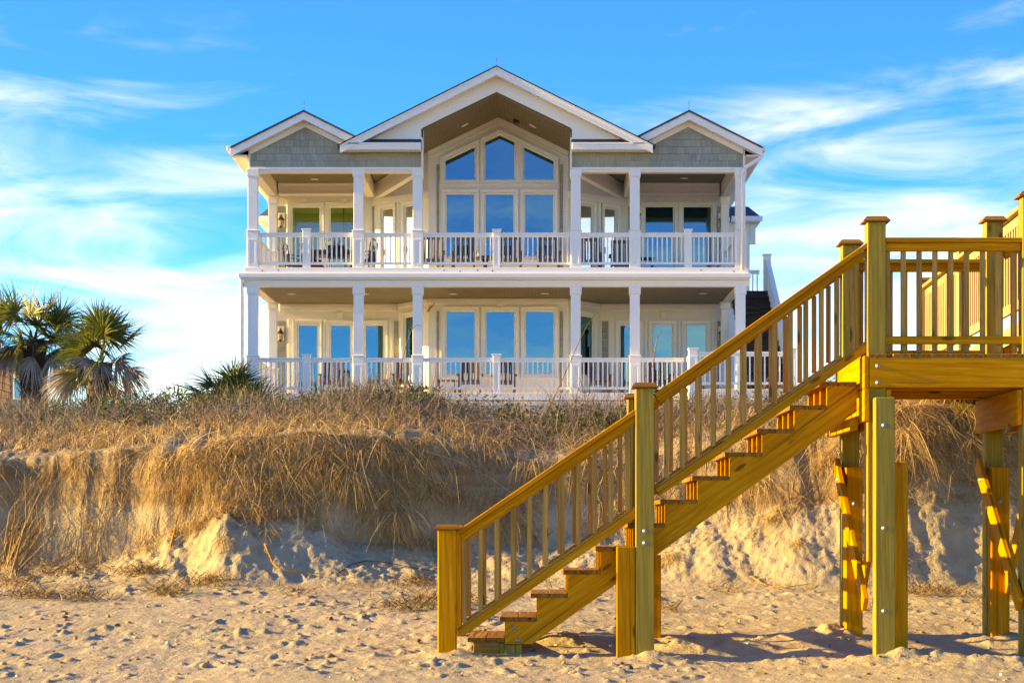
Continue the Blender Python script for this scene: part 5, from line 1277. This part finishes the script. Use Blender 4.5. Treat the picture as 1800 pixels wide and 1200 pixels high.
# thick tussocks that slid down the face, each a plant of its own
def tussock(px, py, n, L0, label, seed, Y=None, tilt=-.4):
    r_ = np.random.default_rng(seed); Y = sight1(px, py, 19.4, 23.5, .04)   # along the line of sight until it meets the sand
    c = P(px, py, Y); c.z = gz(c.x, c.y); root = np.tile(np.array(c), (n, 1)) + r_.normal(0, .045, (n, 3)) * np.array([1, .6, .5])
    a = r_.uniform(0, 2 * np.pi, n); d = np.stack([np.cos(a) * .5, -r_.uniform(.15, .8, n), r_.uniform(-.1, .6, n)], -1)
    pts = curves(root, d, r_.uniform(.5, 1.1, n) * L0, np.stack([np.cos(a) * .1, 0 * a, -r_.uniform(.8, 1.3, n)], -1), 7)
    g_ = height(pts[..., 0], pts[..., 1]); pts[..., 2] = np.maximum(pts[..., 2], g_ + .015)
    tag(ribbons('grass_tussock', pts, r_.uniform(.006, .011, n), sides(n, .8), np.clip(r_.normal(.62, .2, n), 0, 1), 'straw'), label, 'grass')
tussock(620, 845, 110, .45, 'big uprooted grass tussock drooping in a fan on the dune face', 1)
tussock(700, 905, 90, .55, 'long ragged grass tussock trailing to the slumped sand below the bay', 2)
tussock(1055 + 275, 850, 90, .42, 'pale drooping tussock seen beneath the stair stringer', 3)
tussock(1178, 985, 110, .34, 'grey-brown tussock at the foot of the dune beside the middle stair post', 4)
tussock(1590, 765, 130, .55, 'thick golden tussock spilling beside the green leg of the landing', 5)
tussock(1705, 790, 80, .40, 'dark matted tussock on the dune face between the landing legs', 6)
tussock(300, 850, 35, .30, 'small tuft of straw hanging from the shaded dune face', 7)
tussock(260, 965, 60, .22, 'brown tuft lying on the slumped sand in front of the shaded face', 8)
tussock(395, 955, 70, .24, 'rounded straw tuft on the sunlit slump', 9)
tussock(475, 935, 60, .22, 'straw tuft half buried at the top of the sunlit slump', 10)
tussock(1400, 960, 80, .20, 'low matted straw on the slumped sand behind the stairs', 11)
tussock(930, 815, 60, .45, 'arching dry clump leaning over the dune lip behind the lower railing', 12)
# straw litter and root ends lying on the slumped sand
Xl = rng.uniform(XX(-40, 20.5), XX(1840, 20.5), 5200); Yl = base_Y(Xl) + rng.uniform(-.5, 1.15, len(Xl)); kp = vnoise(Xl * 2.2, Yl * 2.6, 351) + .3 * rng.random(len(Xl)) > .72; Xl, Yl = Xl[kp], Yl[kp]; n = len(Xl)
root = np.stack([Xl, Yl, height(Xl, Yl) + rng.uniform(.0, .05, n)], -1); a = rng.uniform(0, 2 * np.pi, n)
pts = curves(root, np.stack([np.cos(a), np.sin(a) * .7, rng.uniform(-.3, .8, n)], -1), rng.uniform(.05, .24, n), np.stack([rng.normal(0, .4, n), rng.normal(0, .3, n), -rng.uniform(.2, .7, n)], -1), 5)
g_ = height(pts[..., 0], pts[..., 1]); pts[..., 2] = np.maximum(pts[..., 2], g_ + .006)
tag(ribbons('straw_litter', pts, rng.uniform(.005, .010, n), sides(n, .9), np.clip(rng.normal(.5, .25, n), 0, 1), 'wrack'), 'broken straw and root ends scattered over the slumped sand', 'straw', None, 'stuff')
# single tall stems
def stem(name, pts, r, label, cat='stem', m='tread_pine'): return tag(tube(name, pts, r, m, None, 5, .4), label, cat)
stem('tall_stem', [P(962, 722, 23), P(985, 675, 23), P(1005, 630, 23), P(1018, 600, 23), P(1032, 572, 23), P(1046, 552, 23)], .006, 'tall straight straw stem rising in front of the bay windows')
stem('tall_stem', [P(699, 690, 23), P(705, 640, 23), P(716, 600, 23), P(724, 578, 23), P(733, 571, 23), P(742, 573, 23)], .006, 'bent straw stem rising before the sunlit corner of the lower porch')
stem('tall_stem', [P(1148, 645, 24), P(1152, 610, 24), P(1157, 590, 24), P(1163, 581, 24)], .007, 'curved seed stem standing before the lower glass doors')
def on_face(px, py, Y0=19.2, lift=.02):
    return P(px, py, sight1(px, py, Y0, 23, .03) - .06)
stem('leaning_stem', [on_face(300, 960), on_face(308, 925), on_face(318, 890), on_face(328, 850), on_face(335, 825)], .012, 'thick yellow stem leaning on the shaded dune face', 'stem', 'new_pine')
stem('runner', [on_face(465, 955), on_face(480, 990), on_face(495, 1002), on_face(530, 1005), on_face(565, 1008)], .009, 'yellow grass runner lying down the sunlit slump', 'runner', 'new_pine')
stem('runner', [on_face(595, 1006), on_face(620, 990), on_face(645, 985), on_face(680, 988), on_face(720, 996), on_face(768, 1004)], .008, 'arched brown runner at the foot of the dune by the first newel post', 'runner', 'old_tread')
stem('runner', [on_face(1320, 1012), on_face(1335, 1022), on_face(1355, 1030), on_face(1380, 1032), on_face(1425, 1025)], .008, 'thin yellow runner on the sand behind the stairs', 'runner', 'new_pine')
# dead vine at the left edge
rv = np.random.default_rng(3); lines = []
for i in range(70):
    px, py = rv.uniform(0, 30), rv.uniform(960, 1020); q = on_face(px, py, 18.8); end = (px + rv.uniform(0, 150) * rv.random() + 20, rv.uniform(800, 960)); e = on_face(*end, 18.8)
    mid = q.lerp(e, .5) + Vector((rv.normal(0, .08), rv.uniform(-.15, 0), rv.normal(0, .06)))
    a = np.array([tuple(q), tuple(q.lerp(mid, .6)), tuple(mid), tuple(mid.lerp(e, .5)), tuple(e)]); lines.append(a)
for i in range(160):
    b_ = lines[rv.integers(0, 70)]; p0 = b_[rv.integers(1, 5)]; d = rv.normal(0, .12, 3); lines.append(np.array([p0, p0 + d * .4, p0 + d * .8 + [0, 0, -.02], p0 + d * 1.1, p0 + d * 1.3 + [0, 0, -.04]]))
pts = np.array(lines); n = len(pts); w = np.where(np.arange(n) < 70, .010, .005)
tag(ribbons('dead_vine', pts, w, sides(n), np.clip(rv.normal(.45, .2, n), 0, 1), 'wrack'), 'tangled dead vine leaning on the shaded dune face at the palms\' end', 'vine')
# bare arching branches between the palms and the porch
for i, (pp, lab) in enumerate((([(185, 760), (215, 735), (250, 712), (300, 708), (340, 718)], 'long bare branch arching low over the dune beyond the palms'), ([(235, 735), (270, 722), (320, 712), (345, 700), (375, 697), (400, 715)], 'bare twisted branch arching beside the low young palm'), ([(430, 672), (460, 700), (500, 690), (545, 676), (600, 690)], 'bare branch arching across the skirt of the porch'))):
    stem('bare_branch', [P(a, b_ + (15 if i == 2 else 0), 30) for a, b_ in pp], .012, lab, 'branch', 'old_tread')

# ------------------------------------------------------------------ what lies on the beach
tuft = []
for (px, py, w_px, n) in ((60, 1052, 60, 260), (150, 1056, 40, 160), (290, 1047, 32, 190), (370, 1030, 40, 170), (120, 1012, 60, 150), (245, 1013, 40, 150), (30, 1030, 30, 120), (525, 1048, 30, 50), (740, 1030, 35, 160), (720, 1073, 60, 220), (750, 1062, 25, 120), (1270, 1043, 25, 50), (1640, 1047, 60, 260), (1560, 1073, 30, 60), (1780, 1053, 30, 160), (1740, 1068, 25, 40), (1180, 1075, 25, 70), (830, 1062, 15, 60)):
    for _ in range(int(n * 1.7)):
        a, b_ = px + rng.normal(0, w_px * .6), py + rng.normal(0, 2.0)
        tuft.append((a, b_))
tuft = np.array(tuft); Yt_ = sight(tuft[:, 0], tuft[:, 1], 14.0, 21.5, .1); tuft = np.stack([(tuft[:, 0] - PX) * Yt_ / F, Yt_], -1); Zt = height(tuft[:, 0], tuft[:, 1]); n = len(tuft); root = np.stack([tuft[:, 0], tuft[:, 1], Zt + rng.uniform(.0, .07, n)], -1); a = rng.uniform(0, 2 * np.pi, n)
d = np.stack([np.cos(a), np.sin(a) * .6, rng.uniform(-.05, .9, n)], -1); pts = curves(root, d, rng.uniform(.06, .22, n), np.stack([rng.normal(0, .3, n), rng.normal(0, .3, n), -rng.uniform(.1, .4, n)], -1), 5)
g_ = height(pts[..., 0], pts[..., 1]); pts[..., 2] = np.maximum(pts[..., 2], g_ + .006)
tag(ribbons('beach_wrack', pts, rng.uniform(.006, .012, n), sides(n, .8), np.clip(rng.normal(.5, .25, n), 0, 1), 'wrack'), 'brown strands of washed-up grass in lines on the sand', 'wrack', None, 'stuff')
def pebble_mesh(seed):
    r_ = np.random.default_rng(seed); bm = bmesh.new(); bmesh.ops.create_icosphere(bm, subdivisions=2, radius=1); s = r_.uniform(.6, 1.0, 3) * np.array([1.2, 1, .62]); ph = r_.uniform(0, 6, 3)
    for v in bm.verts:
        k = 1 + .16 * math.sin(3 * v.co.x + ph[0]) + .14 * math.sin(4 * v.co.y + ph[1]) + .12 * math.sin(3.4 * v.co.z + ph[2]); v.co = Vector((v.co.x * s[0] * k, v.co.y * s[1] * k, v.co.z * s[2] * k))
    me = bpy.data.meshes.new('pebble'); bm.to_mesh(me); bm.free(); me.polygons.foreach_set('use_smooth', [True] * len(me.polygons)); me.materials.append(MATS['pebble']); return me
PEB = [pebble_mesh(i) for i in range(7)]
spots = [(114, 1086, 7), (116, 1090, 6), (115, 1079, 5), (190, 1084, 6), (358, 1172, 8), (580, 1155, 9), (538, 1160, 6), (548, 1152, 5), (470, 1077, 7), (580, 1090, 7), (205, 1100, 7), (225, 1095, 5), (90, 1083, 4), (75, 1180, 5), (108, 1166, 5), (68, 1169, 4), (1108, 1176, 8), (1010, 1184, 6), (920, 1170, 5), (936, 1170, 5), (938, 1145, 7), (1345, 1184, 5), (1525, 1186, 6), (1190, 1180, 4), (627, 1176, 5), (615, 1192, 4), (416, 1174, 4), (228, 1162, 5), (5, 1167, 7), (1245, 1183, 4)]
for _ in range(150): spots.append((rng.uniform(0, 1795), rng.uniform(1065, 1198), rng.uniform(2.2, 4.8)))
for i, (px, py, r) in enumerate(spots):
    Yh = sight1(px, py, 12.4, 19.8, .05)
    c = P(px, py, Yh); s = r / (F / Yh); c.z = gz(c.x, c.y) + s * .22
    o = link('pebble', PEB[i % 7], 'pebble', None, Matrix.Translation(c) @ Matrix.Rotation(rng.uniform(0, 6.28), 4, 'Z') @ Matrix.Scale(s, 4))
    big = r >= 5
    tag(o, 'rounded brown pebble as big as a fist on the trodden sand' if big else 'small brown pebble on the trodden sand', 'pebble', 'large pebbles on the beach' if big else 'small pebbles on the beach')
